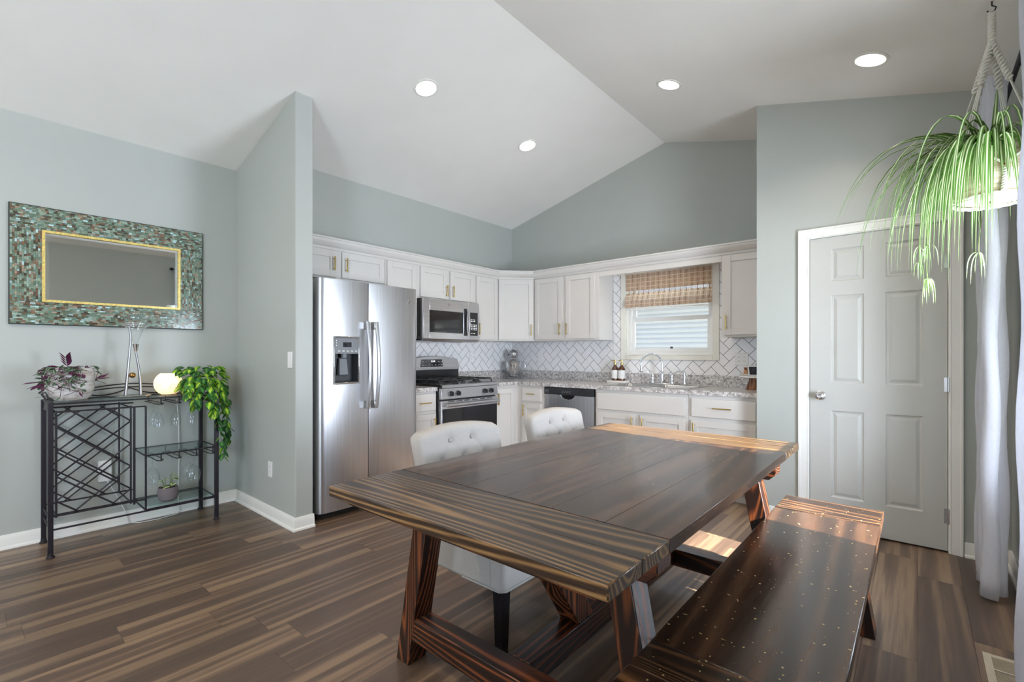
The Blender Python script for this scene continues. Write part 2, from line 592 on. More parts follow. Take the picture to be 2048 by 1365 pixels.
class MB:
    """collects shapes in world coordinates, or in a wall frame (u along the wall, n out of it, z up)"""

    def __init__(s, frame=WORLD):
        s.b = bmesh.new()
        s.fr(frame)
        s.uv = None

    def fr(s, frame):
        s.O, s.U, s.N = (Vector(v) for v in frame)
        return s

    def T(s, p):
        return s.O + s.U * p[0] + s.N * p[1] + Vector((0, 0, p[2]))

    def V(s, p):
        return s.b.verts.new(s.T(p))

    def F(s, vs):
        try:
            return s.b.faces.new(vs)
        except ValueError:
            return None

    def box(s, a0, a1, b0, b1, c0, c1):
        v = [s.V((x, y, z)) for x in (a0, a1) for y in (b0, b1) for z in (c0, c1)]
        for q in ((0, 1, 3, 2), (4, 6, 7, 5), (0, 4, 5, 1), (2, 3, 7, 6), (0, 2, 6, 4), (1, 5, 7, 3)):
            s.F([v[i] for i in q])
        return s

    def hexa(s, bot, top):
        v = [s.V(p) for p in bot] + [s.V(p) for p in top]
        n = len(bot)
        s.F(v[:n][::-1]); s.F(v[n:])
        for i in range(n):
            j = (i + 1) % n
            s.F([v[i], v[j], v[n + j], v[n + i]])
        return s

    def prism(s, poly, axis, lo, hi):
        """poly: 2-D points; axis 0: (b,c) extruded along a; 1: (a,c) along b; 2: (a,b) along z"""
        def P(q, h):
            return {0: (h, q[0], q[1]), 1: (q[0], h, q[1]), 2: (q[0], q[1], h)}[axis]
        return s.hexa([P(q, lo) for q in poly], [P(q, hi) for q in poly])

    def tube(s, pts, r, seg=8, closed=False, cap=True, flat=1.0):
        pts = [s.T(p) for p in pts]
        n = len(pts)
        rs = r if isinstance(r, (list, tuple)) else [r] * n
        rings = []
        up = None
        for i, p in enumerate(pts):
            if closed:
                t = pts[(i + 1) % n] - pts[i - 1]
            else:
                t = pts[min(i + 1, n - 1)] - pts[max(i - 1, 0)]
            if t.length < 1e-9: t = Vector((0, 0, 1))
            t.normalize()
            if up is None:
                ref = Vector((0, 0, 1)) if abs(t.z) < .9 else Vector((1, 0, 0))
                up = (ref - t * ref.dot(t)).normalized()
            else:
                up = up - t * up.dot(t)
                up = up.normalized() if up.length > 1e-6 else t.orthogonal().normalized()
            side = t.cross(up)
            rings.append([s.b.verts.new(p + up * (math.cos(2 * PI * k / seg) * rs[i]) + side * (math.sin(2 * PI * k / seg) * rs[i] * flat)) for k in range(seg)])
        m_ = n if closed else n - 1
        for i in range(m_):
            a, c = rings[i], rings[(i + 1) % n]
            for k in range(seg):
                s.F([a[k], a[(k + 1) % seg], c[(k + 1) % seg], c[k]])
        if cap and not closed:
            s.F(rings[0][::-1]); s.F(rings[-1])
        return s

    def lathe(s, center, prof, seg=32, axis=2, sx=1, sy=1):
        """prof: list of (r, h); revolve about the axis through center"""
        c = center
        rings = []
        for r, h in prof:
            ring = []
            if r < 1e-6:
                q = [c[0], c[1], c[2]]
                q[axis] += h
                ring = [s.V(q)]
            else:
                for k in range(seg):
                    a = 2 * PI * k / seg
                    q = [c[0], c[1], c[2]]
                    i, j = [(1, 2), (0, 2), (0, 1)][axis]
                    q[i] += r * math.cos(a) * sx; q[j] += r * math.sin(a) * sy
                    q[axis] += h
                    ring.append(s.V(q))
            rings.append(ring)
        for a, c2 in zip(rings, rings[1:]):
            if len(a) == 1 and len(c2) == 1: continue
            for k in range(seg):
                k2 = (k + 1) % seg
                if len(a) == 1: s.F([a[0], c2[k2], c2[k]])
                elif len(c2) == 1: s.F([a[k], a[k2], c2[0]])
                else: s.F([a[k], a[k2], c2[k2], c2[k]])
        for ring, rev in ((rings[0], 1), (rings[-1], 0)):
            if len(ring) > 1 and s.capends:
                s.F(ring[::-1] if rev else ring)
        return s
    capends = True

    def ball(s, c, r, seg=16, sz=1):
        prof = [(r * math.sin(PI * i / seg * 1.0), -r * sz * math.cos(PI * i / seg)) for i in range(seg + 1)]
        return s.lathe(c, prof, seg)

    def grid(s, fn, nu, nv, closed_u=False):
        vs = [[s.V(fn(i / nu, j / nv)) for i in range(nu + (0 if closed_u else 1))] for j in range(nv + 1)]
        for j in range(nv):
            for i in range(nu):
                i2 = (i + 1) % len(vs[0]) if closed_u else i + 1
                s.F([vs[j][i], vs[j][i2], vs[j + 1][i2], vs[j + 1][i]])
        return vs

    def sweep(s, path, prof, closed_prof=True):
        """path: plan points, prof: (offset to the right-hand side, z); mitred corners"""
        n = len(path)
        P = [Vector((p[0], p[1])) for p in path]
        rows = []
        for i in range(n):
            d1 = (P[i] - P[i - 1]).normalized() if i > 0 else None
            d2 = (P[i + 1] - P[i]).normalized() if i < n - 1 else None
            if d1 is None: d1 = d2
            if d2 is None: d2 = d1
            n1 = Vector((d1.y, -d1.x)); n2 = Vector((d2.y, -d2.x))
            mv = (n1 + n2)
            mv = mv / max(1e-6, mv.dot(n1)) if mv.length > 1e-6 else n1
            rows.append([s.V((P[i].x + mv.x * o, P[i].y + mv.y * o, z)) for o, z in prof])
        m_ = len(prof)
        for a, c in zip(rows, rows[1:]):
            for k in range(m_ if closed_prof else m_ - 1):
                s.F([a[k], a[(k + 1) % m_], c[(k + 1) % m_], c[k]])
        if closed_prof:
            s.F(rows[0]); s.F(rows[-1][::-1])
        return s

    def leafblade(s, pts, side, width, prof, fold=.25):
        """a leaf: centre line pts, side vector, half width profile; UV x = -1..1 across"""
        if s.uv is None:
            s.uv = s.b.loops.layers.uv.new('UVMap')
        n = len(pts)
        rows = []
        for i, p in enumerate(pts):
            t = (Vector(pts[min(i + 1, n - 1)]) - Vector(pts[max(0, i - 1)]))
            t = t.normalized() if t.length > 1e-9 else Vector((0, 0, 1))
            sd = side if not isinstance(side, list) else side[i]
            sd = sd - t * sd.dot(t)
            sd = sd.normalized() if sd.length > 1e-6 else t.orthogonal().normalized()
            nm = sd.cross(t)
            w = width * prof[i]
            rows.append([(s.V(Vector(p) - sd * w + nm * w * fold), -1, i / (n - 1)), (s.V(Vector(p) - sd * w * .5 + nm * w * fold * .3), -.5, i / (n - 1)), (s.V(p), 0, i / (n - 1)),
                         (s.V(Vector(p) + sd * w * .5 + nm * w * fold * .3), .5, i / (n - 1)), (s.V(Vector(p) + sd * w + nm * w * fold), 1, i / (n - 1))])
        for a, c in zip(rows, rows[1:]):
            for k in range(4):
                f = s.F([a[k][0], a[k + 1][0], c[k + 1][0], c[k][0]])
                if f:
                    for lp, q in zip(f.loops, (a[k], a[k + 1], c[k + 1], c[k])):
                        lp[s.uv].uv = (q[1], q[2])
        return s

    def build(s, name, mat, parent=None, bevel=0, seg=2, smooth=30, sub=0, kind=None, label=None, normals=True, origin=None):
        if normals:
            bmesh.ops.recalc_face_normals(s.b, faces=s.b.faces)
        me = bpy.data.meshes.new(name)
        off = wloc(parent) if parent is not None else (Vector(origin) if origin else Vector((0, 0, 0)))
        if off.length:
            bmesh.ops.translate(s.b, verts=s.b.verts, vec=-off)
        s.b.to_mesh(me)
        s.b.free()
        o = bpy.data.objects.new(name, me)
        COL.objects.link(o)
        if parent is not None:
            o.parent = parent
        elif origin:
            o.location = origin
        me.materials.append(M[mat] if isinstance(mat, str) else mat)
        if smooth:
            for pl in me.polygons:
                pl.use_smooth = True
            me.set_sharp_from_angle(angle=R(smooth))
        if bevel:
            bm_ = o.modifiers.new('bevel', 'BEVEL')
            bm_.width = bevel
            bm_.segments = seg
            bm_.limit_method = 'ANGLE'
            bm_.angle_limit = R(35)
            bm_.harden_normals = False
        if sub:
            sm = o.modifiers.new('sub', 'SUBSURF')
            sm.levels = sub
            sm.render_levels = sub
        if kind: o['kind'] = kind
        if label: o['label'] = label
        return o


def struct(mb, name, mat, **kw):
    return mb.build(name, mat, kind='structure', **kw)


def copy_tree(o, parent=None):
    c = o.copy()
    COL.objects.link(c)
    if parent is not None: c.parent = parent
    for ch in list(o.children):
        copy_tree(ch, c)
    return c


def text_mesh(name, s, size, mat, parent, pos, U, Nn, extrude=.0004):
    """letters standing on a surface: pos = centre, U = reading direction, Nn = outward normal"""
    cu = bpy.data.curves.new(name, 'FONT')
    cu.body = s
    cu.size = size
    cu.extrude = extrude
    cu.align_x = 'CENTER'
    cu.align_y = 'CENTER'
    tmp = bpy.data.objects.new(name, cu)
    COL.objects.link(tmp)
    dg = bpy.context.evaluated_depsgraph_get()
    me = bpy.data.meshes.new_from_object(tmp.evaluated_get(dg))
    bpy.data.objects.remove(tmp)
    U = Vector(U).normalized(); Nn = Vector(Nn).normalized()
    up = Nn.cross(U)
    mt = Matrix(((U.x, up.x, Nn.x, 0), (U.y, up.y, Nn.y, 0), (U.z, up.z, Nn.z, 0), (0, 0, 0, 1)))
    me.transform(Matrix.Translation(Vector(pos) - wloc(parent)) @ mt)
    me.materials.clear()
    me.materials.append(M[mat])
    o = bpy.data.objects.new(name, me)
    COL.objects.link(o)
    o.parent = parent
    return o


FA = ((0, 0, 0), (0, 1, 0), (1, 0, 0))       # wall A (left kitchen wall): u = y, n = x
FB = ((0, 0, 0), (1, 0, 0), (0, -1, 0))      # wall B (window wall): u = x, n = -y

# ------------------------------------------------------------------ room shell
T_, ZC, RX = .262, 2.848, 2.063
XL, XR, YF = -.318, 4.444, -9.6


def cz(x):
    return ZC + T_ * x if x < RX else ZC + T_ * (2 * RX - x)


# floor boards: separate planks, grain along y, staggered ends
rnd = random.Random(4)
mb = MB()
pw = .182
x = XL - .2
while x < XR + .2:
    y = YF - rnd.random() * 1.2 - .1
    while y < .1:
        mb.box(x + .0004, x + pw - .0004, y + .0004, y + 1.22 - .0004, -.02, 0)
        y += 1.22
    x += pw
struct(mb, 'floor', 'floor', smooth=0)
mb = MB()
mb.box(-.6, 4.8, -9.9, .3, -.06, -.021)
struct(mb, 'floor', 'dark_gap', smooth=0)

mb = MB()
t = .12
mb.prism([(XL - .2, cz(XL) - .2 * T_), (RX, cz(RX)), (XR + .2, cz(XR) - .2 * T_), (XR + .2, cz(XR) + t), (RX, cz(RX) + t + .05), (XL - .2, cz(XL) + t)], 1, YF - .2, .15)
struct(mb, 'ceiling', 'ceiling', smooth=0)

mb = MB()
mb.box(XL - .15, XL, YF, -3.10, 0, cz(XL))
struct(mb, 'wall_left', 'wall', smooth=0)
mb = MB()
mb.box(-.15, 0, -3.07, 0, 0, cz(0))
struct(mb, 'wall_kitchen', 'wall', smooth=0)
PX, PY0, PY1 = .762, -3.187, -3.062
mb = MB()
mb.prism([(XL, 0), (PX, 0), (PX, cz(PX)), (XL, cz(XL))], 1, PY0, PY1)
struct(mb, 'wall_partition', 'wall', smooth=0, bevel=.006)
# window wall (gable) with the window opening
WX0, WX1, WZ0, WZ1 = 1.636, 2.541, 1.205, 2.03
mb = MB()
mb.box(-.15, WX0, 0, .15, 0, 2.7)
mb.box(WX1, XR, 0, .15, 0, 2.7)
mb.box(WX0, WX1, 0, .15, 0, WZ0)
mb.box(WX0, WX1, 0, .15, WZ1, 2.7)
mb.prism([(-.15, 2.7), (XR, 2.7), (XR, cz(XR)), (RX, cz(RX)), (-.15, cz(-.15))], 1, 0, .15)
struct(mb, 'wall_back', 'wall', smooth=0)
# pantry wall with the door opening
PW, PYW = 3.10, -.746
DX0, DX1, DZ1 = 3.435, 4.183, 2.052
mb = MB()
mb.prism([(PW, 0), (DX0, 0), (DX0, cz(DX0)), (PW, cz(PW))], 1, PYW, PYW + .12)
mb.prism([(DX1, 0), (XR, 0), (XR, cz(XR)), (DX1, cz(DX1))], 1, PYW, PYW + .12)
mb.prism([(DX0, DZ1), (DX1, DZ1), (DX1, cz(DX1)), (DX0, cz(DX0))], 1, PYW, PYW + .12)
mb.prism([(PYW + .12, 0), (0, 0), (0, cz(PW)), (PYW + .12, cz(PW))], 0, PW, PW + .10)
struct(mb, 'wall_pantry', 'wall', smooth=0)
# right wall: dining window and a living room window
PD0, PD1, PDZ = -2.50, -1.53, 1.93
mb = MB()


def wall_x(mb, x0, x1, y0, y1, top, holes):
    ys = sorted({y0, y1, *[h[0] for h in holes], *[h[1] for h in holes]})
    for a, b in zip(ys, ys[1:]):
        h = [q for q in holes if q[0] <= a + 1e-6 and q[1] >= b - 1e-6]
        if h:
            if h[0][2] > 0: mb.box(x0, x1, a, b, 0, h[0][2])
            mb.box(x0, x1, a, b, h[0][3], top)
        else:
            mb.box(x0, x1, a, b, 0, top)


wall_x(mb, XR, XR + .15, YF, 0, cz(XR), [(PD0, PD1, .55, PDZ), (-8.05, -6.35, .9, 2.2)])
struct(mb, 'wall_right', 'wall', smooth=0)
mb = MB()
for a, b in ((XL - .15, .1), (1.6, 2.35), (3.85, XR + .15)):
    mb.box(a, b, YF - .15, YF, 0, 2.7)
for a, b in ((.1, 1.6), (2.35, 3.85)):
    mb.box(a, b, YF - .15, YF, 0, .85); mb.box(a, b, YF - .15, YF, 2.35, 2.7)
mb.prism([(XL - .15, 2.7), (XR + .15, 2.7), (XR + .15, cz(XR)), (RX, cz(RX)), (XL - .15, cz(XL))], 1, YF - .15, YF)
struct(mb, 'wall_front', 'wall', smooth=0)


def ring_box(mb, u0, u1, n0, n1, z0, z1, w, wb=None, wt=None):
    wb = wb or w; wt = wt or w
    mb.box(u0, u0 + w, n0, n1, z0, z1); mb.box(u1 - w, u1, n0, n1, z0, z1)
    mb.box(u0 + w, u1 - w, n0, n1, z0, z0 + wb); mb.box(u0 + w, u1 - w, n0, n1, z1 - wt, z1)
    return mb


iu0, iu1 = WX0 + .006, WX1 - .006
# plain windows of the living room
def plain_window(nm, frame, u0, u1, z0, z1, mull=True):
    mb = MB(frame)
    f = .05
    mb.box(u0, u0 + f, -.10, -.04, z0, z1); mb.box(u1 - f, u1, -.10, -.04, z0, z1)
    mb.box(u0 + f, u1 - f, -.10, -.04, z0, z0 + f); mb.box(u0 + f, u1 - f, -.10, -.04, z1 - f, z1)
    if mull: mb.box(u0 + f, u1 - f, -.09, -.05, (z0 + z1) / 2 - .025, (z0 + z1) / 2 + .025)
    mb.box(u0 - .06, u0, 0, .016, z0 - .06, z1 + .06); mb.box(u1, u1 + .06, 0, .016, z0 - .06, z1 + .06)
    mb.box(u0, u1, 0, .016, z0 - .06, z0); mb.box(u0, u1, 0, .016, z1, z1 + .06)
    w = struct(mb, nm, 'trim')
    g = MB(frame)
    g.box(u0 + f, u1 - f, -.072, -.068, z0 + f, z1 - f)
    g.build('pane', 'pane', w, smooth=0)
    return w


FR = ((XR, 0, 0), (0, -1, 0), (-1, 0, 0))    # right wall seen from inside
FF = ((0, YF, 0), (-1, 0, 0), (0, 1, 0))
plain_window('window_3', FR, 6.35, 8.05, .9, 2.2)
plain_window('window_4', FF, -1.6, -.1, .85, 2.35)
plain_window('window_5', FF, -3.85, -2.35, .85, 2.35)

# double-hung dining window in the right wall, behind the curtains
y0, y1, z0_, z1 = PD0, PD1, .55, PDZ
mb = MB(FR)
ring_box(mb, -y1, -y0, -.13, -.03, z0_, z1, .03)
for q_ in ((-y1 - .065, -y1, z0_ - .065, z1 + .065), (-y0, -y0 + .065, z0_ - .065, z1 + .065), (-y1, -y0, z0_ - .065, z0_), (-y1, -y0, z1, z1 + .065)):
    mb.box(q_[0], q_[1], 0, .016, q_[2], q_[3])
pd = struct(mb, 'window_2', 'trim', bevel=.003)
for nm, za, zb_, n0 in (('lower_sash', z0_ + .03, 1.275, -.075), ('upper_sash', 1.235, z1 - .03, -.11)):
    mb = ring_box(MB(FR), -y1 + .031, -y0 - .031, n0, n0 + .03, za, zb_, .022, .045, .045)
    so = mb.build(nm, 'trim', pd)
    mb = MB(FR); mb.box(-y1 + .053, -y0 - .053, n0 + .013, n0 + .017, za + .045, zb_ - .045)
    mb.build('pane', 'pane', so, smooth=0)

# baseboards
BP = [(0, 0), (.014, 0), (.014, .062), (.009, .080), (.006, .088), (0, .088)]


def baseboard(nm, path):
    mb = MB()
    mb.sweep(path, BP)
    # thin shoe moulding at the floor
    mb.sweep(path, [(.014, 0), (.026, 0), (.024, .012), (.014, .018)])
    return struct(mb, nm, 'trim')


baseboard('baseboard_left', [(XL, YF), (XL, PY0), (PX, PY0), (PX, PY1 + .004)])
baseboard('baseboard_pantry', [(4.245, PYW), (XR, PYW), (XR, YF), (XL, YF)])
baseboard('baseboard_corner', [(PW, PYW), (3.38, PYW)])

# ------------------------------------------------------------------ window over the sink
mb = MB(FB)
a0, a1, c0, c1 = 1.577, 2.602, 1.159, 2.09
for q in ((a0, WX0, c0, c1), (WX1, a1, c0, c1), (WX0, WX1, c0, WZ0), (WX0, WX1, WZ1, c1)):
    mb.box(q[0], q[1], 0, .018, q[2], q[3])
mb.box(WX0 - .0, WX0 + .006, -.14, 0, WZ0, WZ1); mb.box(WX1 - .006, WX1, -.14, 0, WZ0, WZ1)
mb.box(WX0 + .006, WX1 - .006, -.14, 0, WZ0, WZ0 + .006); mb.box(WX0 + .006, WX1 - .006, -.14, 0, WZ1 - .006, WZ1)
win = struct(mb, 'window_1', 'cream_trim', bevel=.003)



mb = ring_box(MB(FB), iu0, iu1, -.13, -.045, WZ0 + .006, WZ1 - .006, .03)
wf = mb.build('window_frame', 'plastic_white', win, bevel=.002)
zm = 1.59
mb = ring_box(MB(FB), iu0 + .03, iu1 - .03, -.085, -.06, WZ0 + .036, zm + .02, .035, .04, .045)
ls = mb.build('lower_sash', 'plastic_white', win, bevel=.002)
mb = ring_box(MB(FB), iu0 + .03, iu1 - .03, -.115, -.09, zm - .02, WZ1 - .036, .035, .03, .03)
us = mb.build('upper_sash', 'plastic_white', win, bevel=.002)
mb = MB(FB); mb.box(iu0 + .065, iu1 - .065, -.075, -.072, WZ0 + .076, zm - .025)
mb.build('pane', 'pane', ls, smooth=0)
mb = MB(FB); mb.box(iu0 + .065, iu1 - .065, -.105, -.102, zm + .01, WZ1 - .066)
mb.build('pane', 'pane', us, smooth=0)
mb = MB(FB); mb.box(2.10, 2.125, -.06, -.052, WZ0 + .074, WZ0 + .092)
mb.build('sensor', 'black', ls)

# neighbouring house seen through the window
mb = MB()
YN = 4.6
z = -1.0
while z < 2.35:
    mb.prism([(YN - .026, z), (YN - .026, z + .050), (YN - .004, z + .098), (YN + .03, z + .098), (YN + .03, z)], 0, -5, 8)
    z += .098
nb = thing('neighbouring_house', 'white lap-sided house standing outside beyond the sink window', 'house', (1.5, YN, -1))
mb.build('siding', 'siding', nb, smooth=0)
mb = MB(); mb.box(-5.2, 8.2, YN - .5, YN + .1, 2.36, 2.5); mb.build('soffit', 'siding', nb)
mb = MB(); mb.prism([(YN - .55, 2.5), (YN + 3, 4.2), (YN + 3, 4.1), (YN - .55, 2.4)], 0, -5.2, 8.2); mb.build('roof', 'roof', nb)
mb = MB(); mb.box(-25, 30, -30, 30, -1.2, -1.0)
struct(mb, 'ground', 'gravel', smooth=0)

# ------------------------------------------------------------------ roman shade
sh = thing('roman_shade', 'woven bamboo roman shade half raised over the sink window', 'window shade', (2.09, -.03, 2.02))
prof = [(.004, 2.035), (.012, 1.80)]
mb = MB(FB)
mb.box(1.645, 2.535, .022, .026, 1.895, 2.075)
mb.build('upper_panel', 'shade', sh)
pts = [(.014, 1.868), (.024, 1.84), (.044, 1.785), (.054, 1.745), (.048, 1.715), (.034, 1.722), (.028, 1.75), (.022, 1.78)]
mb = MB(FB)
vs0 = [mb.V((1.642, n, z)) for n, z in pts]; vs1 = [mb.V((2.538, n, z)) for n, z in pts]
for i in range(len(pts) - 1): mb.F([vs0[i], vs0[i + 1], vs1[i + 1], vs1[i]])
pts2 = [(.006, 1.84), (.012, 1.78), (.022, 1.74)]
mb.build('folded_panel', 'shade', sh, smooth=60)
mb = MB(FB)
for k in range(16): mb.tube([(1.675 + k * .056, .018, 1.90), (1.675 + k * .056, .018, 1.72)], .0022, 5)
mb.build('lift_cords', 'bead', sh)
mb = MB(FB); mb.box(1.65, 2.53, .020, .034, 1.690, 1.704)
mb.build('bottom_rail', 'plastic_white', sh, bevel=.002)

# ------------------------------------------------------------------ herringbone tile
TWd, TLn = .0793, .1586


def clip(poly, rect):
    x0, x1, y0, y1 = rect
    for ax, lim, sgn in ((0, x0, 1), (0, x1, -1), (1, y0, 1), (1, y1, -1)):
        out = []
        for i in range(len(poly)):
            p, q = poly[i - 1], poly[i]
            ip, iq = (p[ax] - lim) * sgn >= 0, (q[ax] - lim) * sgn >= 0
            if ip != iq:
                t = (lim - p[ax]) / (q[ax] - p[ax])
                out.append((p[0] + (q[0] - p[0]) * t, p[1] + (q[1] - p[1]) * t))
            if iq: out.append(q)
        poly = out
        if len(poly) < 3: return []
    return poly


def herring(frame, rects, name):
    mb = MB(frame)
    g = .0021
    c45 = math.sqrt(.5)
    W_, L_ = TWd, TLn
    for i in range(-40, 60):
        for j in range(-30, 40):
            ox = i * W_ + j * L_
            oy = i * W_ - j * L_
            for rc in ((ox, ox + L_, oy, oy + W_), (ox + L_, ox + L_ + W_, oy - W_, oy + W_)):
                q = [(rc[0] + g, rc[2] + g), (rc[1] - g, rc[2] + g), (rc[1] - g, rc[3] - g), (rc[0] + g, rc[3] - g)]
                q = [((a - b) * c45, (a + b) * c45 + .93) for a, b in q]
                for r_ in rects:
                    pl = clip(q, r_)
                    if not pl: continue
                    ar = abs(sum(pl[k - 1][0] * pl[k][1] - pl[k][0] * pl[k - 1][1] for k in range(len(pl)))) / 2
                    if ar < 2e-5: continue
                    mb.hexa([(a, .001, b) for a, b in pl], [(a, .0085, b) for a, b in pl])
    o = mb.build(name, 'tile', smooth=0)
    m2 = MB(frame)
    for r_ in rects: m2.box(r_[0], r_[1], 0, .0062, r_[2], r_[3])
    m2.build('grout', 'grout', o, smooth=0)
    return o


tb = herring(FB, [(.0, 1.478, 1.0165, 1.371), (1.480, a0 - .001, 1.0165, 2.10), (a1 + .001, 2.735, 1.0165, 2.10), (a0 - .001, a1 + .001, 1.0165, c0 - .001), (2.735, 3.10, 1.0165, 1.371)], 'tile_backsplash')
tag(tb, 'white herringbone tile backsplash around the sink window', 'backsplash')
ta = herring(FA, [(-2.115, -.009, 1.0165, 1.371)], 'tile_backsplash')
tag(ta, 'white herringbone tile backsplash behind the gas range', 'backsplash')

# ------------------------------------------------------------------ cabinets


def shaker(frame, u0, u1, z0, z1, n0, parent, name='door', rail=.055, th=.019):
    mb = MB(frame)
    ring_box(mb, u0, u1, n0, n0 + th, z0, z1, rail)
    d = mb.build(name, 'cab', parent, bevel=.0016)
    m2 = MB(frame)
    m2.box(u0 + rail - .002, u1 - rail + .002, n0 + .002, n0 + th - .009, z0 + rail - .002, z1 - rail + .002)
    m2.build('door_panel', 'cab', d, smooth=0)
    return d


def slab(frame, u0, u1, z0, z1, n0, parent, name='drawer', th=.019):
    mb = MB(frame)
    mb.box(u0, u1, n0, n0 + th, z0, z1)
    return mb.build(name, 'cab', parent, bevel=.004, seg=3)


def pull(frame, u, z, n, parent, vertical=True, L=.13):
    mb = MB(frame)
    h = L / 2
    if vertical:
        mb.box(u - .005, u + .005, n + .024, n + .034, z - h, z + h)
        for s in (-1, 1): mb.tube([(u, n, z + s * (h - .018)), (u, n + .026, z + s * (h - .018))], .0045, 8)
    else:
        mb.box(u - h, u + h, n + .024, n + .034, z - .005, z + .005)
        for s in (-1, 1): mb.tube([(u + s * (h - .018), n, z), (u + s * (h - .018), n + .026, z)], .0045, 8)
    return mb.build('handle', 'brass', parent, bevel=.002)


def carcass(frame, u0, u1, n1, z0, z1, parent, toe=False, hollow=False):
    mb = MB(frame)
    if toe:
        mb.box(u0, u1, .004, n1 - .075, z0, z0 + .1)
        z0 += .1
    mb.box(u0, u1, .0095, n1, z0, z1)
    return mb.build('carcass', 'cab', parent, bevel=.0012)


g_up, g_base = 'white wall cabinets', 'white base cabinets'
UZ0, UZ1 = 1.372, 2.13
NU = .305


def upper(frame, u0, u1, z0, doors, label, group=g_up, n=NU):
    c = MB(frame).T(((u0 + u1) / 2, .02, z0))
    th_ = thing('wall_cabinet', label, 'cabinet', tuple(c), group)
    carcass(frame, u0 + .0006, u1 - .0006, n, z0, UZ1, th_)
    for d in doors:
        dd = shaker(frame, d[0], d[1], d[2], 2.088, n, th_)
        if d[3] is not None:
            pull(frame, d[3], d[4], n + .019, dd, True, d[5] if len(d) > 5 else .13)
    return th_


upper(FA, -3.06, -2.152, 1.85, [(-3.045, -2.640, 1.868, -2.668, 1.978, .12), (-2.586, -2.166, 1.868, -2.556, 1.978, .12)], 'white double-door cabinet above the refrigerator')
upper(FA, -2.151, -1.787, UZ0, [(-2.135, -1.80, 1.395, None, None)], 'narrow white cabinet between fridge top and microwave cabinet, no visible handle')
upper(FA, -1.786, -.998, 1.772, [(-1.752, -1.398, 1.790, -1.424, 1.872, .12), (-1.362, -1.012, 1.790, -1.336, 1.872, .12)], 'white double-door cabinet directly above the microwave')
upper(FA, -.997, -.612, UZ0, [(-.975, -.625, 1.390, -.955, 1.50)], 'single-door white cabinet just right of the microwave')
# diagonal corner cabinet
cc = thing('wall_cabinet', 'white diagonal cabinet in the corner above the stand mixer', 'cabinet', (.2, -.2, UZ0), g_up)
mb = MB()
mb.prism([(.0095, -.0095), (.0095, -.611), (.305, -.611), (.611, -.305), (.611, -.0095)], 2, UZ0, UZ1)
mb.build('carcass', 'cab', cc, bevel=.0012)
q = math.sqrt(.5)
FD = ((.305, -.611, 0), (q, q, 0), (q, -q, 0))
dl = .306 * math.sqrt(2)
dd = shaker(FD, .012, dl - .014, 1.390, 2.088, .001, cc)
pull(FD, dl - .042, 1.50, .020, dd)
upper(FB, .613, 1.478, UZ0, [(.630, 1.016, 1.390, .992, 1.50), (1.062, 1.430, 1.390, 1.086, 1.50)], 'white double-door wall cabinet left of the sink window')
upper(FB, 2.712, 3.098, UZ0, [(2.738, 3.085, 1.390, 2.758, 1.50)], 'single-door white wall cabinet right of the sink window beside the pantry wall')
vl = thing('valance', 'white valance board spanning above the sink window between cabinets', 'valance', (2.09, -.3, 2.04))
mb = MB(FB); mb.box(1.479, 2.711, NU - .019, NU, 2.04, 2.13)
mb.build('board', 'cab', vl, bevel=.0012)
mb = MB(FB); mb.box(1.479, 2.711, .03, NU - .02, 2.115, 2.13)
mb.build('top_board', 'cab', vl)

# crown moulding along the cabinet tops
mb = MB()
cp = [(.0, 2.096), (.006, 2.096), (.010, 2.104), (.010, 2.116), (.018, 2.120), (.026, 2.134), (.038, 2.150), (.044, 2.166), (.044, 2.174), (.050, 2.176), (.050, 2.190), (.0, 2.190)]
cp = [(o + .0007, z) for o, z in cp]
mb.sweep([(NU, -3.058), (NU, -.611), (.611, -NU), (3.098, -NU)], cp)
mb2 = mb.build('crown_moulding', 'cab', smooth=40)
tag(mb2, 'white crown moulding running along the tops of all the wall cabinets', 'moulding')

# base cabinets
NB, BZ = .610, .876


def basecab(frame, u0, u1, label, nm='base_cabinet'):
    c = MB(frame).T(((u0 + u1) / 2, .3, 0))
    th_ = thing(nm, label, 'cabinet', tuple(c), g_base)
    carcass(frame, u0 + .0006, u1 - .0006, NB, 0, BZ, th_, toe=True)
    return th_


b1 = basecab(FA, -2.114, -1.800, 'narrow white base cabinet between refrigerator and gas range')
d = slab(FA, -2.09, -1.815, .70, .855, NB, b1); pull(FA, -1.955, .775, NB + .019, d, False)
d = shaker(FA, -2.09, -1.815, .12, .672, NB, b1); pull(FA, -1.845, .57, NB + .019, d)
b2 = basecab(FA, -1.016, -.640, 'white base cabinet with one tall door right of the gas range')
d = shaker(FA, -.998, -.690, .12, .845, NB, b2); pull(FA, -.975, .74, NB + .019, d)
b3 = thing('base_cabinet', 'white base cabinet with small top drawer left of the dishwasher', 'cabinet', (.5, -.3, 0), g_base)
mb = MB()
mb.prism([(.0095, -.0095), (.0095, -.639), (.610, -.639), (.610, -.610), (.985, -.610), (.985, -.0095)], 2, .1, BZ)
mb.prism([(.0095, -.0095), (.0095, -.5), (.985, -.5), (.985, -.0095)], 2, 0, .1)
mb.build('carcass', 'cab', b3, bevel=.0012)
d = slab(FB, .690, .948, .705, .845, NB, b3); pull(FB, .82, .785, NB + .019, d, False, .11)
d = shaker(FB, .690, .948, .12, .680, NB, b3); pull(FB, .722, .60, NB + .019, d)
b4 = basecab(FB, 1.614, 2.532, 'wide white sink base cabinet with two doors under the sink', 'sink_base_cabinet')
slab(FB, 1.640, 2.506, .685, .845, NB, b4, 'false_front')
d = shaker(FB, 1.640, 2.044, .12, .660, NB, b4); pull(FB, 2.018, .575, NB + .019, d)
d = shaker(FB, 2.095, 2.506, .12, .660, NB, b4); pull(FB, 2.121, .575, NB + .019, d)
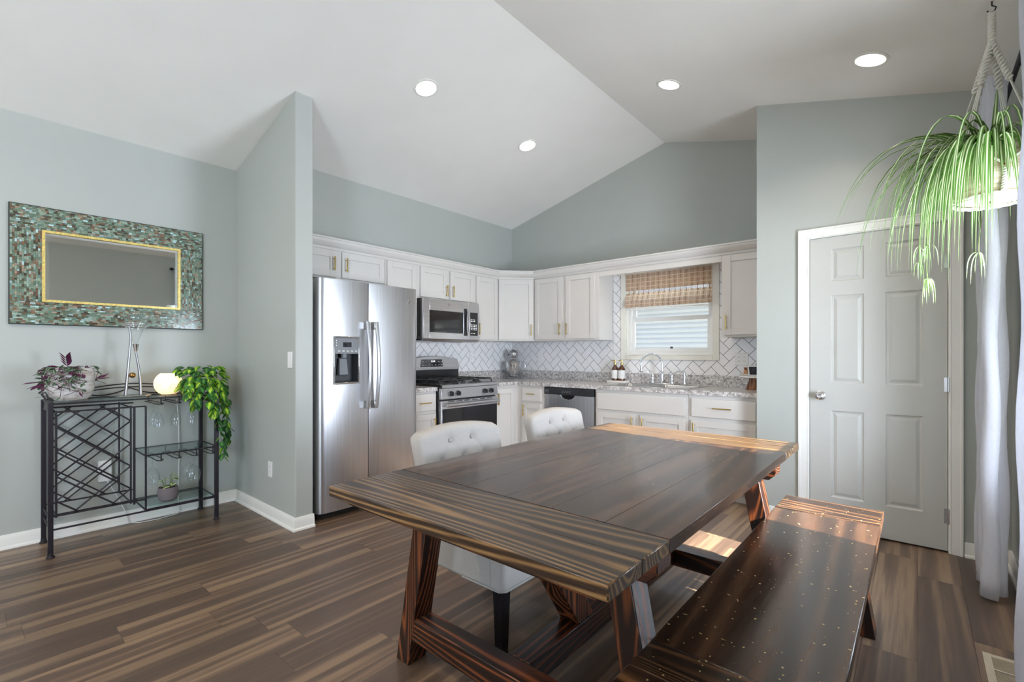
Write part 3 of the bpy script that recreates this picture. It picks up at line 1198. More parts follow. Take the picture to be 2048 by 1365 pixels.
b5 = basecab(FB, 2.533, 3.098, 'white base cabinet with wide drawer at the pantry wall end')
d = slab(FB, 2.560, 3.066, .690, .845, NB, b5); pull(FB, 2.815, .772, NB + .019, d, False, .15)
d = shaker(FB, 2.560, 3.066, .12, .660, NB, b5); pull(FB, 2.586, .575, NB + .019, d)

# ------------------------------------------------------------------ countertops (with sink cut-out)
SX0, SX1, SY0, SY1 = 1.70, 2.505, -.565, -.075
ct = thing('countertop', 'long L-shaped speckled granite countertop around the corner and sink', 'countertop', (1.5, -.3, .876))
mb = MB()
z0, z1 = .8762, .914
mb.box(.022, .635, -1.018, -.637, z0, z1)
mb.box(.022, SX0, -.635, -.022, z0, z1)
mb.box(SX0, SX1, -.635, SY0, z0, z1); mb.box(SX0, SX1, SY1, -.022, z0, z1)
mb.box(SX1, 3.076, -.635, -.022, z0, z1)
bmesh.ops.remove_doubles(mb.b, verts=mb.b.verts, dist=1e-5)
mb.build('worktop', 'granite', ct, smooth=0)
mb = MB()
mb.box(0.0, .020, -1.018, -.0, z0, 1.016); mb.box(.020, 3.098, -.020, 0, z0, 1.016)
mb.box(3.078, 3.098, -.62, -.021, z0, 1.016)
mb.build('curb', 'granite', ct, bevel=.002)
c2 = thing('countertop', 'short speckled granite countertop between refrigerator and gas range', 'countertop', (.3, -1.95, .876))
mb = MB(); mb.box(.022, .635, -2.116, -1.800, z0, z1); mb.build('worktop', 'granite', c2, bevel=.003)
mb = MB(); mb.box(0, .020, -2.116, -1.800, z0, 1.016); mb.build('curb', 'granite', c2, bevel=.002)

# sink, faucet
sk = thing('sink', 'double-bowl stainless steel sink set in the granite counter under the window', 'sink', (2.1, -.32, .914))
mb = MB()
zr = .9175


def bowl(mb, x0, x1, y0, y1, depth):
    n = 6
    def ring(ins, z, r):
        pts = []
        for cx_, cy_, a in ((x1 - ins - r, y1 - ins - r, 0), (x0 + ins + r, y1 - ins - r, 90), (x0 + ins + r, y0 + ins + r, 180), (x1 - ins - r, y0 + ins + r, 270)):
            for k in range(n + 1):
                t = R(a + 90 * k / n)
                pts.append(mb.V((cx_ + r * math.cos(t), cy_ + r * math.sin(t), z)))
        return pts
    rings = [ring(0, zr, .05), ring(.006, zr - .01, .05), ring(.012, zr - depth + .03, .05), ring(.03, zr - depth, .05)]
    for a, b in zip(rings, rings[1:]):
        m_ = len(a)
        for k in range(m_): mb.F([a[k], a[(k + 1) % m_], b[(k + 1) % m_], b[k]])
    mb.F(rings[-1])
    return rings[0]


for (xa, xb) in ((SX0 + .025, 2.09), (2.115, SX1 - .025)):
    b_ = MB()
    bowl(b_, xa, xb, SY0 + .03, SY1 - .075, .16)
    b_.build('bowl', 'sink', sk, smooth=50, normals=False)
# rim as flat bars around the bowls
mb.box(SX0 - .012, SX1 + .012, SY0 - .012, SY0 + .034, z1 + .0004, zr)
mb.box(SX0 - .012, SX1 + .012, SY1 - .079, SY1 + .012, z1 + .0004, zr)
mb.box(SX0 - .012, SX0 + .029, SY0 + .034, SY1 - .079, z1 + .0004, zr)
mb.box(SX1 - .029, SX1 + .012, SY0 + .034, SY1 - .079, z1 + .0004, zr)
mb.box(2.086, 2.119, SY0 + .034, SY1 - .079, z1 - .01, zr)
mb.build('rim', 'sink', sk, bevel=.0015)

zf = zr + .0006
fc = thing('kitchen_faucet', 'chrome gooseneck faucet arching over the sink between two lever handles', 'faucet', (2.09, -.1, zf))
fx, fy = 2.085, -.115
mb = MB()
mb.box(fx - .13, fx + .13, fy - .028, fy + .028, zf, zf + .012)
mb.build('base_plate', 'chrome', fc, bevel=.005, seg=3)
mb = MB()
mb.lathe((fx, fy, zf + .012), [(.024, 0), (.021, .012), (.016, .03), (.018, .075), (.014, .10), (.011, .12)], 20)
mb.build('collar', 'chrome', fc)
# spout swivels toward the left of the picture
dxs, dys = Vector((-.93, -.30)).normalized()
pts = [(fx, fy, zf + .12 + .012 * 0)]
rr = .105
pts += [(fx, fy, zf + .19)]
for k in range(0, 15):
    a = PI * k / 13
    d_ = rr * (1 - math.cos(a))
    pts.append((fx + dxs * d_, fy + dys * d_, zf + .20 + rr * math.sin(a)))
last = pts[-1]
pts.append((last[0] - dxs * .004, last[1] - dys * .004, last[2] - .03))
mb = MB(); mb.tube(pts, .010, 12)
sp = mb.build('spout', 'chrome', fc, smooth=60)
e = pts[-1]
mb = MB(); mb.lathe((e[0], e[1], e[2] - .028), [(.012, 0), (.0145, .006), (.013, .03), (.011, .04)], 16)
mb.build('spout_tip', 'chrome', sp)
for s_, hx in ((-1, fx - .10), (1, fx + .10)):
    mb = MB()
    mb.lathe((hx, fy, zf + .012), [(.018, 0), (.019, .012), (.012, .03), (.013, .065), (.015, .085), (.008, .098), (0, .10)], 18)
    mb.tube([(hx, fy, zf + .10), (hx + s_ * .02, fy - .01, zf + .115), (hx + s_ * .05, fy - .02, zf + .118)], [.006, .006, .0075], 8)
    mb.build('handle', 'chrome', fc, smooth=60)
spx = 2.31
ss = thing('side_sprayer', 'small chrome side sprayer standing right of the faucet', 'sprayer', (spx, fy, zf))
mb = MB()
mb.lathe((spx, fy, zf), [(.022, 0), (.022, .008), (.014, .016), (.013, .05), (.011, .06), (.013, .075), (.010, .11)], 18)
mb.build('holder', 'chrome', ss)
mb = MB()
mb.tube([(spx, fy, zf + .10), (spx - .002, fy, zf + .125), (spx - .03, fy - .01, zf + .14), (spx - .075, fy - .02, zf + .13)], [.011, .012, .010, .007], 10)
mb.build('spray_head', 'chrome', ss, smooth=60)

# ------------------------------------------------------------------ refrigerator
FX = .690
rf = thing('refrigerator', 'stainless steel side-by-side refrigerator with water dispenser beside the partition wall', 'refrigerator', (.4, -2.57, 0))
ry0, ry1, rs = -3.022, -2.122, -2.611
mb = MB(); mb.box(.03, .672, ry0 + .004, ry1 - .004, .012, 1.752)
mb.build('body', speck('dark_grey_fridge_side', (.05, .05, .055), .45), rf, bevel=.006)


def fdoor(y0, y1, round_left, round_right):
    """door slab with a bowed front, softly rounded outer edge"""
    w = y1 - y0
    pl = [(.680, y0)]
    n = 28
    for k in range(n + 1):
        t = k / n
        bow = .014 * (1 - (2 * t - 1) ** 2)
        e_ = 0
        if round_left and t < .12: e_ = .030 * (1 - math.sqrt(max(0, 1 - (1 - t / .12) ** 2)))
        if round_right and t > .88: e_ = .030 * (1 - math.sqrt(max(0, 1 - ((t - .88) / .12) ** 2)))
        pl.append((.755 + bow - e_, y0 + w * t))
    pl.append((.680, y1))
    return pl


disp = (-2.905, -2.705, 1.005, 1.345)  # dispenser opening y0,y1,z0,z1
Z0d, Z1d = .062, 1.778
for nm, y0, y1, rl, rr_ in (('freezer_door', ry0, rs - .003, True, False), ('fresh_food_door', rs + .003, ry1, False, True)):
    mb = MB()
    pl = fdoor(y0, y1, rl, rr_)
    if nm == 'freezer_door':
        # cut the opening out of the slab: four bands
        def front_x(y):
            for (xa, ya), (xb, yb) in zip(pl[1:-1], pl[2:-1]):
                if ya <= y <= yb + 1e-9: return xa + (xb - xa) * (y - ya) / (yb - ya)
            return pl[1][0]
        A_ = [p_ for p_ in pl[1:-1] if p_[1] < disp[0]] + [(front_x(disp[0]), disp[0])]
        B_ = [(front_x(disp[0]), disp[0])] + [p_ for p_ in pl[1:-1] if disp[0] < p_[1] < disp[1]] + [(front_x(disp[1]), disp[1])]
        C_ = [(front_x(disp[1]), disp[1])] + [p_ for p_ in pl[1:-1] if p_[1] > disp[1]]
        # build the front skin with consistent z splits
        zs = [Z0d, disp[2], disp[3], Z1d]
        allp = [(.680, y0)] + A_ + B_[1:] + C_[1:] + [(.680, y1)]
        cols = [[mb.V((p_[0], p_[1], z)) for z in zs] for p_ in allp]
        for a, b in zip(cols, cols[1:]):
            ya, yb = a[0].co.y, b[0].co.y
            inside = ya >= disp[0] - 1e-6 and yb <= disp[1] + 1e-6 and a[0].co.x > .7
            for k in range(3):
                if inside and k == 1: continue
                mb.F([a[k], b[k], b[k + 1], a[k + 1]])
        mb.F([c[0] for c in cols]); mb.F([c[-1] for c in cols][::-1])
        mb.F([cols[0][0], cols[0][1], cols[0][2], cols[0][3], cols[-1][3], cols[-1][2], cols[-1][1], cols[-1][0]])
        fd = mb.build(nm, 'steel', rf, smooth=40)
        # recess walls
        m2 = MB()
        x0, x1 = .693, .772
        y0_, y1_, z0_, z1_ = disp
        bx = [m2.V((x0, y0_, z0_)), m2.V((x0, y1_, z0_)), m2.V((x0, y1_, z1_)), m2.V((x0, y0_, z1_))]
        fx_ = [m2.V((x1 - .004, y0_, z0_)), m2.V((x1 - .004, y1_, z0_)), m2.V((x1 - .004, y1_, z1_)), m2.V((x1 - .004, y0_, z1_))]
        m2.F(bx)
        for k in range(4): m2.F([bx[k], bx[(k + 1) % 4], fx_[(k + 1) % 4], fx_[k]])
        ds = m2.build('dispenser', speck('dark_dispenser_recess', (.035, .036, .04), .3), fd, smooth=0, normals=False)
        m2 = MB(((0, 0, 0), (0, 1, 0), (1, 0, 0)))
        ring_box(m2, y0_ - .008, y1_ + .008, .757, .779, z0_ - .008, z1_ + .012, .012)
        m2.build('dispenser_frame', 'chrome', ds, bevel=.004, seg=3)
        m2 = MB(FA); m2.box(y0_ + .004, y1_ - .004, .70, .770, 1.225, z1_)
        m2.build('control_panel', 'grey_plastic', ds, bevel=.002)
        m2 = MB(FA); m2.box(-2.835, -2.765, .770, .7712, 1.275, 1.312); m2.build('display', 'screen', ds, smooth=0)
        m2 = MB(FA); 
        for k in range(5): m2.box(-2.875 + k * .035, -2.857 + k * .035, .770, .7708, 1.243, 1.248)
        m2.build('button_row', 'plastic_white', ds, smooth=0)
        m2 = MB(FA)
        for k in range(3): m2.box(-2.892, -2.884, .770, .7708, 1.285 + k * .018, 1.291 + k * .018)
        m2.build('indicator_lights', 'plastic_white', ds, smooth=0)
        m2 = MB(FA); m2.hexa([(-2.85, .70, 1.06), (-2.76, .70, 1.06), (-2.77, .735, 1.065), (-2.84, .735, 1.065)], [(-2.84, .70, 1.19), (-2.77, .70, 1.19), (-2.775, .72, 1.19), (-2.835, .72, 1.19)])
        m2.build('paddle', 'grey_plastic', ds, bevel=.004)
        m2 = MB(FA); m2.tube([(-2.805, .73, 1.225), (-2.805, .73, 1.195)], .022, 14); m2.build('spout', 'grey_plastic', ds)
        m2 = MB(FA); m2.box(y0_ + .006, y1_ - .006, .70, .768, z0_ + .001, z0_ + .012); m2.build('drip_tray', 'black', ds, bevel=.002)
    else:
        mb.prism(pl, 2, Z0d, Z1d)
        fd = mb.build(nm, 'steel', rf, smooth=40)
        m2 = MB(FA); m2.lathe((-2.225, .7625, 1.655), [(.020, 0), (.020, .002), (.017, .003), (.017, .0022), (0, .0022)], 24, axis=1)
        lg = m2.build('badge', 'nickel', fd)
        m2 = MB(FA)
        for s_ in (-1, 1):
            m2.tube([(-2.225 + s_ * .002, .7655, 1.664), (-2.225 + s_ * .009, .7655, 1.660), (-2.225 + s_ * .008, .7655, 1.650), (-2.225 + s_ * .002, .7655, 1.646), (-2.225 + s_ * .004, .7655, 1.655)], .0009, 5)
        m2.build('badge_script', 'grey_plastic', lg)
    # bowed bar handle near the centre split
    hy = rs - .034 if nm == 'freezer_door' else rs + .034
    mb = MB()
    hz0, hz1 = .80, 1.475
    n = 18
    sec = [(-.011, 0), (.011, 0)]
    pts = []
    for k in range(n + 1):
        t = k / n
        pts.append((.800 + .035 * math.sin(PI * t), hy + (.010 if nm == 'fresh_food_door' else .0) - .0 * t, hz0 + (hz1 - hz0) * t))
    mb.tube(pts, [.013] * (n + 1), 12, flat=1.1)
    hd = mb.build('handle', 'steel_h', fd, smooth=60)
    for zz in (hz0 + .03, hz1 - .03):
        m2 = MB()
        m2.box(.755, .806, hy - .010, hy + .018, zz - .03, zz + .03)
        m2.build('handle_bracket', 'nickel', hd, bevel=.005)
mb = MB(); mb.box(.60, .700, ry0 + .02, ry1 - .02, .012, .055)
for k in range(3): mb.box(.700, .706, ry0 + .03, ry1 - .03, .018 + k * .012, .024 + k * .012)
mb.build('base_grille', 'black', rf)
for yy in (ry0 + .05, ry1 - .08):
    mb = MB(); mb.box(.60, .74, yy, yy + .04, 1.753, 1.768 + .012)
    mb.build('hinge_cover', 'black', rf, bevel=.003)
    mb = MB(); mb.lathe((.66, yy, 0), [(.016, 0), (.016, .011)], 14)
    mb.build('foot', 'grey_plastic', rf)

# ------------------------------------------------------------------ gas range
rg = thing('gas_range', 'stainless steel gas range with black grates and oven below the microwave', 'stove', (.35, -1.408, 0))
gy0, gy1 = -1.794, -1.022
gc = (gy0 + gy1) / 2
mb = MB(); mb.box(.03, .640, gy0 + .002, gy1 - .002, .03, .905)
mb.build('body', 'black', rg, bevel=.003)
for yy in (gy0 + .06, gy1 - .06):
    for xx in (.08, .6):
        mb = MB(); mb.lathe((xx, yy, 0), [(.018, 0), (.018, .03)], 12)
        mb.build('foot', 'black', rg)
mb = MB()
mb.prism([(.03, .905), (.672, .905), (.682, .912), (.676, .930), (.640, .936), (.05, .936), (.03, .93)], 1, gy0, gy1)
mb.build('cooktop', 'black', rg, bevel=.002)
mb = MB()   # steel front lip of the cooktop
mb.prism([(.6825, .900), (.688, .905), (.686, .924), (.6805, .930), (.676, .9305), (.6835, .912)], 1, gy0 + .004, gy1 - .004)
mb.build('cooktop_lip', 'steel_h', rg)
# grates
for k, (ya, yb) in enumerate(((gy0 + .03, gc - .13), (gc - .12, gc + .12), (gc + .13, gy1 - .03))):
    mb = MB()
    x0, x1, zt = .13, .62, .968
    r_ = .0062
    for yy in (ya, yb):
        mb.tube([(x0, yy, .9365), (x0 + .01, yy, zt), (x1 - .01, yy, zt), (x1, yy, .9365)], r_, 6)
    for xx in (x0 + .01, (x0 + x1) / 2, x1 - .01):
        mb.tube([(xx, ya, zt), (xx, yb, zt)], r_, 6)
    cy = (ya + yb) / 2
    for cx_ in (.25, .50):
        for dx_, dy_ in ((1, 0), (-1, 0), (0, 1), (0, -1)):
            ex = cx_ + dx_ * .105; ey = cy + dy_ * (yb - ya) / 2
            mb.tube([(cx_ + dx_ * .03, cy + dy_ * .03, zt + .004), (ex, ey, zt)], r_, 6)
    mb.build('grate', 'black_matte', rg, smooth=60)
for (bx, by) in ((.25, gy0 + .14), (.50, gy0 + .14), (.25, gy1 - .14), (.50, gy1 - .14), (.375, gc)):
    mb = MB()
    mb.lathe((bx, by, .9362), [(.05, 0), (.045, .008), (.034, .010), (.034, .018), (.028, .022), (0, .022)], 20)
    mb.build('burner', 'black_matte', rg)
# control panel with knobs
FP = ((.655, 0, .79), (0, 1, 0), (1, 0, 0))
mb = MB()
mb.prism([(.641, .795), (.685, .798), (.672, .899), (.641, .904)], 1, gy0 + .002, gy1 - .002)
cpn = mb.build('control_panel', 'steel_h', rg, bevel=.002)
nk = Vector((1, 0, .12)).normalized()
for yy in (-1.675, -1.585, -1.215, -1.125):
    mb = MB()
    x_ = .6795
    zk = .846
    mb.lathe((x_, yy, zk), [(.026, 0), (.026, .004), (.021, .006), (.019, .026), (0, .027)], 20, axis=0)
    mb.box(x_ + .004, x_ + .036, yy - .005, yy + .005, zk - .021, zk + .021)
    mb.build('knob', 'black', cpn, bevel=.0015)
# oven door
mb = MB(); mb.box(.642, .678, gy0 + .004, gy1 - .004, .235, .782)
od = mb.build('oven_door', 'steel_h', rg, bevel=.004)
mb = MB(); mb.box(.6785, .682, gy0 + .012, gy1 - .012, .27, .705)
mb.build('oven_window', 'black_glass', od, bevel=.002)
mb = MB()
mb.tube([(.728, gy0 + .03, .742), (.728, gy1 - .03, .742)], .017, 14)
hd = mb.build('oven_handle', 'steel_h', od, smooth=60)
for yy in (gy0 + .045, gy1 - .045):
    mb = MB(); mb.tube([(.678, yy, .742), (.728, yy, .742)], .013, 10)
    mb.build('handle_bracket', 'nickel', hd)
mb = MB()
for k in range(6): mb.box(.678, .6788, gc - .30 + k * .105, gc - .30 + k * .105 + .075, .768, .775)
mb.build('door_vent', 'black', od)
mb = MB(); mb.box(.642, .676, gy0 + .004, gy1 - .004, .045, .228)
mb.build('storage_drawer', 'steel_h', rg, bevel=.004)
# backguard
n = 14
mb = MB()
arch = [(gy0 + .004, 1.045), (gy0 - .0 + .004, 1.10)]
top = []
for k in range(n + 1):
    t = k / n
    top.append((gy0 + .035 + (gy1 - gy0 - .07) * t, 1.168 + .030 * math.sin(PI * t)))
poly = [(gy0 + .006, 1.050), (gy0 + .006, 1.095)] + top + [(gy1 - .006, 1.095), (gy1 - .006, 1.050)]
mb.prism(poly, 0, .035, .098)
bg = mb.build('backguard', 'steel_h', rg, bevel=.004)
mb = MB(); mb.box(.035, .085, gy0 + .006, gy1 - .006, .937, 1.049)
mb.build('backguard_riser', 'black', bg)
mb = MB(); mb.prism([(-1.565, 1.165), (-1.285, 1.165), (-1.27, 1.085), (-1.58, 1.085)], 0, .0985, .1005)
pn = mb.build('control_display', 'black_glass', bg, smooth=0)
text_mesh('digits', '8:54', .030, 'digits', pn, (.1012, gc, 1.143), (0, 1, 0), (1, 0, 0))
mb = MB()
for j in range(2):
    for k in range(7):
        if j == 0 and 2 <= k <= 4: continue
        mb.box(.1005, .1009, -1.555 + k * .043, -1.540 + k * .043, 1.102 + (1 - j) * .0 + j * .0 + (0.034 if j == 0 else 0), 1.107 + (0.034 if j == 0 else 0))
mb.build('key_marks', 'plastic_white', pn, smooth=0)

# ------------------------------------------------------------------ microwave
mw = thing('microwave', 'stainless steel over-the-range microwave with black window and keypad', 'microwave', (.2, -1.405, 1.355))
my0, my1, mz0, mz1 = -1.782, -1.020, 1.352, 1.770
mb = MB(); mb.box(.0097, .375, my0, my1, mz0 + .004, mz1)
mb.build('body', 'black', mw, bevel=.002)
yd = -1.178
mb = MB(); ring_box(mb.fr(FA), my0, yd - .001, .376, .405, mz0 + .02, mz1, .075, .065, .115)
md = mb.build('door', 'steel_h', mw, bevel=.003)
mb = MB(FA); mb.box(my0 + .070, yd - .070, .380, .401, mz0 + .08, mz1 - .110)
wn = mb.build('door_window', 'black_glass', md, smooth=0)
mb = MB(FA)
mb.box(-1.245, -1.205, .4055, .4075, mz0 + .06, mz1 - .07)
mb.build('handle_recess', 'black_glass', md)
mb = MB()
pts = [(.41 + .032 * math.sin(PI * k / 14), -1.198, mz0 + .06 + (mz1 - mz0 - .15) * k / 14) for k in range(15)]
mb.tube(pts, .0105, 10)
mb.build('handle', 'steel_h', md, smooth=60)
mb = MB(FA); mb.lathe((-1.455, .4055, 1.725), [(.015, 0), (.015, .0015), (0, .0015)], 20, axis=1)
bd = mb.build('badge', 'nickel', md)
mb = MB(FA)
for s_ in (-1, 1): mb.tube([(-1.455 + s_ * .002, .4075, 1.732), (-1.455 + s_ * .008, .4075, 1.728), (-1.455 + s_ * .006, .4075, 1.719), (-1.455, .4075, 1.720)], .0008, 5)
mb.build('badge_script', 'grey_plastic', bd)
mb = MB(FA); mb.box(yd, my1, .376, .405, mz0 + .02, mz1)
cpn = mb.build('control_panel', 'steel_h', mw, bevel=.003)
mb = MB(FA); mb.box(yd + .022, my1 - .022, .4052, .4066, mz0 + .065, mz1 - .105)
kp = mb.build('keypad', 'black_glass', cpn, smooth=0)
mb = MB(FA)
for r_, zz in enumerate((1.585, 1.568, 1.530, 1.512, 1.494, 1.478, 1.440)):
    for k in range(4):
        if r_ in (0, 1, 6) and k == 3: continue
        mb.box(yd + .034 + k * .024, yd + .045 + k * .024, .4067, .4071, zz, zz + .0055)
mb.build('key_marks', 'digits', kp, smooth=0)
mb = MB(FA); mb.prism([(.02, mz0 - .003), (.39, mz0 - .003), (.402, mz0 + .018), (.02, mz0 + .018)], 0, my0 + .002, my1 - .002)
ms = mb.build('bottom_grille', 'steel_h', mw)
mb = MB(FA); mb.box(-1.60, -1.25, .30, .385, mz0 - .006, mz0 - .002); mb.build('vent', 'black', ms)

# ------------------------------------------------------------------ dishwasher
dw = thing('dishwasher', 'stainless dishwasher with black control strip between white cabinets', 'dishwasher', (1.3, -.3, 0))
dx0, dx1 = .990, 1.608
mb = MB(FB); mb.box(dx0, dx1, .05, .575, .10, .87); mb.box(dx0 + .01, dx1 - .01, .05, .52, 0, .10)
mb.build('body', 'black', dw)
mb = MB(FB)
n = 16
pl = [(dx0 + .003, .578)] + [(dx0 + .003 + (dx1 - dx0 - .006) * k / n, .620 + .010 * (1 - (2 * k / n - 1) ** 2)) for k in range(n + 1)] + [(dx1 - .003, .578)]
mb.prism(pl, 2, .115, .795)
dd = mb.build('front_panel', 'steel', dw, smooth=40)
mb = MB(FB); pl2 = [(a, b + (.004 if b > .6 else 0)) for a, b in pl]
mb.prism(pl2, 2, .797, .868)
cs = mb.build('control_strip', 'black', dw, smooth=40)
mb = MB(FB)
for k in range(5):
    for j in range(3): mb.box(dx0 + .02 + k * .016, dx0 + .031 + k * .016, .626, .6275, .812 + j * .014, .819 + j * .014)
for k in range(7): mb.box(1.235 + k * .016, 1.243 + k * .016, .633, .6348, .835, .839)
for k in range(4): mb.box(1.225 + k * .030, 1.236 + k * .030, .633, .6348, .820, .826)
mb.build('key_marks', 'grey_plastic', cs, smooth=0)
mb = MB(FB)
pl = [(1.30 + .085 * math.cos(PI + PI * k / 14), .796 + .045 * math.sin(PI + PI * k / 14)) for k in range(15)]
mb.prism(pl, 1, .626, .6315)
hp = mb.build('pocket_handle', 'black_glass', dd, smooth=0)
mb = MB(FB); mb.tube([(a, .632, c) for a, c in pl], .003, 8)
mb.build('handle_rim', 'chrome', hp)

# ------------------------------------------------------------------ pantry door
mb = MB(((0, PYW, 0), (1, 0, 0), (0, -1, 0)))
s0, s1, t1 = 3.447, 4.171, 2.040
dz0 = .012
pan = [(3.572, 3.758), (3.871, 4.057)]
rows = [(.228, .830), (1.022, 1.632), (1.728, 1.955)]
# stiles and rails around the six raised panels
xs = [s0, pan[0][0], pan[0][1], pan[1][0], pan[1][1], s1]
zs = [dz0, rows[0][0], rows[0][1], rows[1][0], rows[1][1], rows[2][0], rows[2][1], t1]
for i in range(5):
    for j in range(7):
        if i in (1, 3) and j in (1, 3, 5):
            u0, u1, w0, w1 = xs[i], xs[i + 1], zs[j], zs[j + 1]
            R0 = [(u0, 0, w0), (u1, 0, w0), (u1, 0, w1), (u0, 0, w1)]
            def ins(d_, n_): return [(u0 + d_, n_, w0 + d_), (u1 - d_, n_, w0 + d_), (u1 - d_, n_, w1 - d_), (u0 + d_, n_, w1 - d_)]
            rings = [[mb.V(p_) for p_ in q_] for q_ in (ins(0, 0), ins(.008, -.008), ins(.016, -.009), ins(.034, -.002), ins(.036, -.0015))]
            for a, b in zip(rings, rings[1:]):
                for k in range(4): mb.F([a[k], a[(k + 1) % 4], b[(k + 1) % 4], b[k]])
            mb.F(rings[-1])
        else:
            mb.F([mb.V((xs[i], 0, zs[j])), mb.V((xs[i + 1], 0, zs[j])), mb.V((xs[i + 1], 0, zs[j + 1])), mb.V((xs[i], 0, zs[j + 1]))])
bmesh.ops.remove_doubles(mb.b, verts=mb.b.verts, dist=1e-5)
# back and edges
A_ = [mb.V(p_) for p_ in ((s0, -.035, dz0), (s1, -.035, dz0), (s1, -.035, t1), (s0, -.035, t1))]
B_ = [mb.V(p_) for p_ in ((s0, 0, dz0), (s1, 0, dz0), (s1, 0, t1), (s0, 0, t1))]
mb.F(A_)
for k in range(4): mb.F([A_[k], A_[(k + 1) % 4], B_[(k + 1) % 4], B_[k]])
dr = struct(mb, 'door_1', 'door', smooth=0)
mb = MB(((0, PYW, 0), (1, 0, 0), (0, -1, 0)))
kx, kz = 3.512, .932
mb.lathe((kx, .0008, kz), [(.032, 0), (.031, .006), (.018, .009), (.012, .014), (.012, .030), (.026, .040), (.029, .050), (.025, .062), (.014, .066), (.013, .062), (0, .061)], 26, axis=1)
mb.build('doorknob', 'nickel', dr, smooth=50)
for zh in (.227, 1.035, 1.80):
    mb = MB(((0, PYW, 0), (1, 0, 0), (0, -1, 0)))
    mb.tube([(s1 + .004, .006, zh - .045), (s1 + .004, .006, zh + .045)], .0065, 10)
    mb.box(s1 - .016, s1 + .004, .0004, .002, zh - .044, zh + .044)
    mb.build('hinge', 'nickel', dr)
# jamb + casing
mb = MB(((0, PYW, 0), (1, 0, 0), (0, -1, 0)))
mb.box(DX0, s0 - .003, -.12, 0, 0, t1 + .003); mb.box(s1 + .003, DX1, -.12, 0, 0, t1 + .003); mb.box(DX0, DX1, -.12, 0, t1 + .003, DZ1)
mb.box(DX0 + .012, DX1 - .012, -.115, -.11, 0, t1)
struct(mb, 'trim_3', 'trim', smooth=0)
mb = MB(((0, PYW, 0), (1, 0, 0), (0, -1, 0)))
cw = [(0, 0), (0, .010), (.006, .012), (.010, .010), (.030, .014), (.046, .017), (.052, .021), (.062, .021), (.062, 0)]
ci0, ci1, cit = s0 - .008, s1 + .008, t1 + .008
rows_ = []
for (uu, zz, du, dz_) in ((ci0, 0, -1, 0), (ci0, cit, -1, 1), (ci1, cit, 1, 1), (ci1, 0, 1, 0)):
    rows_.append([mb.V((uu + du * o_, n_, zz + dz_ * o_)) for o_, n_ in cw])
for a, b in zip(rows_, rows_[1:]):
    for k in range(len(cw) - 1): mb.F([a[k], a[k + 1], b[k + 1], b[k]])
mb.F(rows_[0]); mb.F(rows_[-1])
struct(mb, 'trim_1', 'trim', smooth=20)

# ------------------------------------------------------------------ wall plates


def plate(name, label, cat, frame, u, z, kind, w=.070, h=.115, group=None):
    n0 = .0088 if kind.startswith('t') else .0006
    c = MB(frame).T((u, n0, z))
    t_ = thing(name, label, cat, tuple(c), group)
    mb = MB(frame); mb.box(u - w / 2, u + w / 2, n0, n0 + .006, z - h / 2, z + h / 2)
    mb.build('plate', 'plastic_white', t_, bevel=.002)
    gangs = [u] if w < .09 else [u - .023, u + .023]
    for g_, ug in enumerate(gangs):
        if kind.endswith('switch'):
            mb = MB(frame); mb.box(ug - .017, ug + .017, n0 + .006, n0 + .0085, z - .034, z + .034)
            mb.build('rocker', 'plastic_white', t_, bevel=.001)
        else:
            for dz_ in (-.019, .019):
                mb = MB(frame); mb.lathe((ug, n0 + .006, z + dz_), [(.015, 0), (.015, .001), (0, .001)], 18, axis=1)
                s_ = mb.build('socket', 'plastic_white', t_)
                mb = MB(frame)
                for du in (-.006, .006): mb.box(ug + du - .001, ug + du + .001, n0 + .0071, n0 + .0075, z + dz_ - .002, z + dz_ + .006)
                mb.tube([(ug, n0 + .007, z + dz_ - .008), (ug, n0 + .0075, z + dz_ - .008)], .002, 8)
                mb.build('slots', 'grey_plastic', s_, smooth=0)
    return t_


FPn = ((0, PY0, 0), (1, 0, 0), (0, -1, 0))
plate('light_switch', 'white light switch on the end of the partition wall above the outlet', 'switch', FPn, .688, 1.182, 'switch')
plate('wall_outlet', 'white wall outlet low on the partition near the baseboard', 'outlet', FPn, .360, .362, 'outlet')
plate('wall_outlet', 'white outlet in the tile between gas range and stand mixer', 'outlet', FA, -.754, 1.182, 'toutlet')
plate('light_switch', 'white switch in the tile right of the stand mixer', 'switch', FB, .477, 1.165, 'tswitch')
plate('wall_outlet', 'double white outlet in the tile below the right wall cabinet', 'outlet', FB, 2.80, 1.175, 'toutlet', w=.115)

